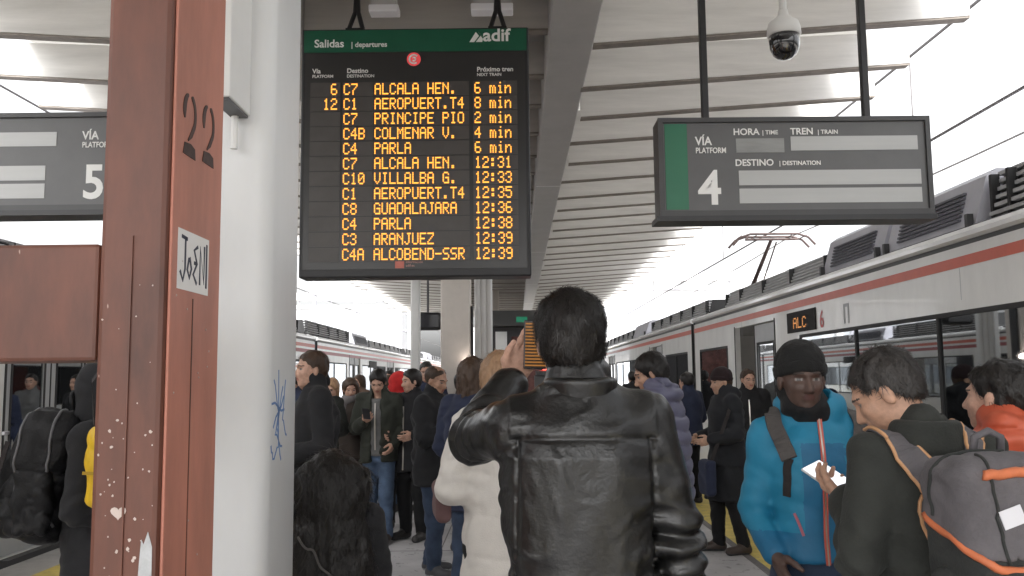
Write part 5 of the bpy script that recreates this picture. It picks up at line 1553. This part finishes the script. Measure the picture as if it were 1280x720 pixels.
hd = Shape([Loft([(0.84, 0, 0.0, 0.15, 0.125), (1.1, 0, 0.005, 0.145, 0.125), (1.30, 0, 0.02, 0.15, 0.125), (1.40, 0, 0.02, 0.10, 0.10)], 2.2)], (), (), folds(0.005, 3))
ho_ = mesh_obj("hoodie", *hd.mesh(0.014), K_grey, P4['root'])
MB().ribbon([(0, 0.145, 1.36), (0, 0.155, 1.2), (0, 0.14, 0.9)], (0, 1, 0), 0.012, 0.004).build("zip", K_metal, ho_)
phone("small phone in the hand of the man in the open jacket", P4, (0.01, 0.40, 1.27), (-0.1, 0.7, 0.7), (0, -0.7, 0.7), mat("dark_screen", (0.02, 0.02, 0.025)))
person("dark haired person in black between the two men on the left", (-1.86, 9.9), 176, 1.60, 9.8, K_dark, K_trous, hair='long', arms=('front', 'down'), hem=0.6, thick=0.04, hairm=M_hairb, jname="coat", head=(25, 12), scarf=cloth('scarf_grey', (0.16, 0.15, 0.15)))
person("person with light brown hair half hidden behind the black jacket on the left", (-2.22, 10.6), 190, 1.60, 10.5, K_dark, K_trous, hair='bob', hairm=M_hairl, arms=('phone', 'down'), hem=0.7, head=(-20, 20))
person("person in a bright red hood and black coat, back to us", (-1.30, 9.75), 14, 1.64, 9.6, K_black, K_trous, hair=None, hat='hood', hatm=K_redc, arms=('pocket', 'pocket'), hem=0.55, thick=0.045, stance=0.06, flare=0.03, jname="coat")
person("dark haired person in black standing close behind the man in profile", (-1.06, 9.0), 150, 1.69, 9.0, K_black, K_trous, hair='full', arms=('bent', 'bent'), hem=0.70, thick=0.045, head=(-25, 6), zipm=K_metal)
person("person with long brown hair in a navy coat, left of the cream coat", (-0.31, 6.1), -35, 1.73, 6.0, K_navy, K_jeand, hair='long', hairm=M_hairb, arms=('bent', 'bent'), hem=0.72, thick=0.045, jname="coat", strands=700)
person("person in dark jeans standing just behind the man in profile", (-0.50, 8.3), -60, 1.66, 8.2, K_char, K_jeand, hair='full', arms=('pocket', 'pocket'), hem=0.75, thick=0.04, shoes=S_brown)
# deeper in the crowd
person("person in a grey coat far behind the red hood", (-1.9, 13.2), 170, 1.72, 13, K_grey, K_jean, hair='short', arms=('pocket', 'down'), hem=0.7)
person("person in black far behind, close to the left train", (-3.0, 12.4), 200, 1.70, 12.4, K_black, K_jeand, hair='full', arms=('bent', 'down'), hem=0.75)
person("person in a brown coat beside the left train", (-2.6, 14.6), 150, 1.66, 14.6, cloth("coat_brown", (0.09, 0.055, 0.04)), K_trous, hair='long', hairm=M_hairb, arms=('down', 'down'), hem=0.55, jname="coat")

K_wine = cloth("jacket_wine", (0.09, 0.02, 0.022))
person("person in a black beanie looking down, left of the man in the open jacket", (-1.98, 8.9), 205, 1.66, 9, K_char, K_jeand, hair='short', hat='beanie', hatm=K_black, arms=('phone', 'phone'), head=(10, 25), hem=0.75, thick=0.04, zipm=K_metal)
person("person with a brown bob right behind the man in the open jacket", (-1.58, 10.9), 155, 1.63, 10.9, K_dark, K_jean, hair='bob', hairm=M_hairb, arms=('bent', 'down'), head=(-30, 0), hem=0.70, scarf=cloth("scarf_cream", (0.5, 0.46, 0.4)))
person("tall dark haired person behind the red hood", (-1.12, 11.0), 168, 1.80, 11, K_navy, K_trous, hair='short', arms=('pocket', 'bent'), head=(15, 8), hem=0.75, zipm=K_metal)
person("person in a wine red coat deep between the crowd and the beige column", (-1.35, 12.6), 190, 1.68, 12.6, K_wine, K_trous, hair='long', arms=('down', 'bent'), head=(-20, 0), hem=0.55, jname="coat")
person("grey haired person in black near the foot of the beige column", (-0.55, 10.4), 120, 1.70, 10.4, K_black, K_jean, hair='short', hairm=K_grey, arms=('bent', 'pocket'), head=(10, 10), hem=0.75)
person("person in dark blue close to the left train, third row back", (-2.75, 10.9), 160, 1.69, 10.9, K_navy, K_jeand, hair='full', arms=('phone', 'down'), head=(0, 24), hem=0.78)

# ------------------------------------------------------------------ middle distance, right half
def puffy(x, y, z):
    return 0.005 * (1 - 2 * np.abs(vnoise(x * 7 + 3, y * 7, z * 9))) + 0.020 * (0.5 - np.sqrt(np.abs(np.sin(np.pi * (z + 0.02 * vnoise(x * 6, y * 6, z * 0)) / 0.085))))
P13 = person("man in a long grey violet puffer coat beside the leather jacket", (0.905, 5.5), 62, 1.74, 5.5, K_purp, K_trous, skin='tan', hair='full', arms=('bent', 'phone'), head=(22, 22), lean=0.10,
             hem=0.62, thick=0.05, collar=0.05, jdisp=puffy, strands=1500, jname="puffer_coat", hood='down')
person("person in dark clothes on the yellow strip behind the puffer coat", (2.18, 11.3), 40, 1.64, 11, K_navy, K_trous, hair='full', arms=('bent', 'bent'), hem=0.78, thick=0.045)
P15 = person("person in black beanie and long dark coat facing left on the yellow strip", (1.915, 8.2), 98, 1.655, 8.1, cloth("coat_night", (0.017, 0.018, 0.021)), K_trous, skin='olive', hair='short', hairm=M_hairb, arms=('bent', 'bent'),
             head=(4, 8), hem=0.50, thick=0.05, collar=0.05, hood='down', hat='beanie', hatm=cloth("beanie_plum", (0.022, 0.013, 0.014)), flare=0.045, stance=0.08, shoes=S_brown, jname="coat")
sb = empty("shoulder_bag", (1.71, 8.12, 0.52), R(98), "dark navy bag at the front of the long dark coat with the beanie", "bag")
mesh_obj("bag", *Shape([RBox((-0.08, 0.02, 0.17), (0.13, 0.05, 0.16), 0.04)], (), (), folds(0.005, 2)).mesh(0.015), K_navy, sb)
MB().ribbon([(-0.14, 0.0, 0.32), (-0.20, -0.14, 0.72), (-0.14, -0.22, 0.88)], (-0.8, 0.6, 0), 0.03, 0.004).build("strap", K_strapd, sb)
person("young person with brown hair and white sneakers facing us by the open door", (2.66, 10.2), 168, 1.665, 9.9, K_black, K_trous, skin='light', hair='short', hairm=M_hairb,
       arms=('pocket', 'down'), hem=0.78, thick=0.045, collar=0.06, head=(20, 6), zipm=K_metal, shoes=S_white, strands=500)
person("person in black far along the right train, near the second open door", (2.3, 17.6), 20, 1.70, 17, K_black, K_jeand, hair='full', arms=('bent', 'down'), hem=0.75)
person("person in a dark red jacket far along the right train", (2.05, 20.5), 160, 1.72, 20, cloth("jacket_wine", (0.09, 0.02, 0.022)), K_jeand, hair='short', arms=('down', 'down'), hem=0.78)
person("person in grey standing near the far kiosk", (1.35, 16.0), 185, 1.70, 16, K_grey, K_trous, hair='short', arms=('bent', 'down'), hem=0.75)
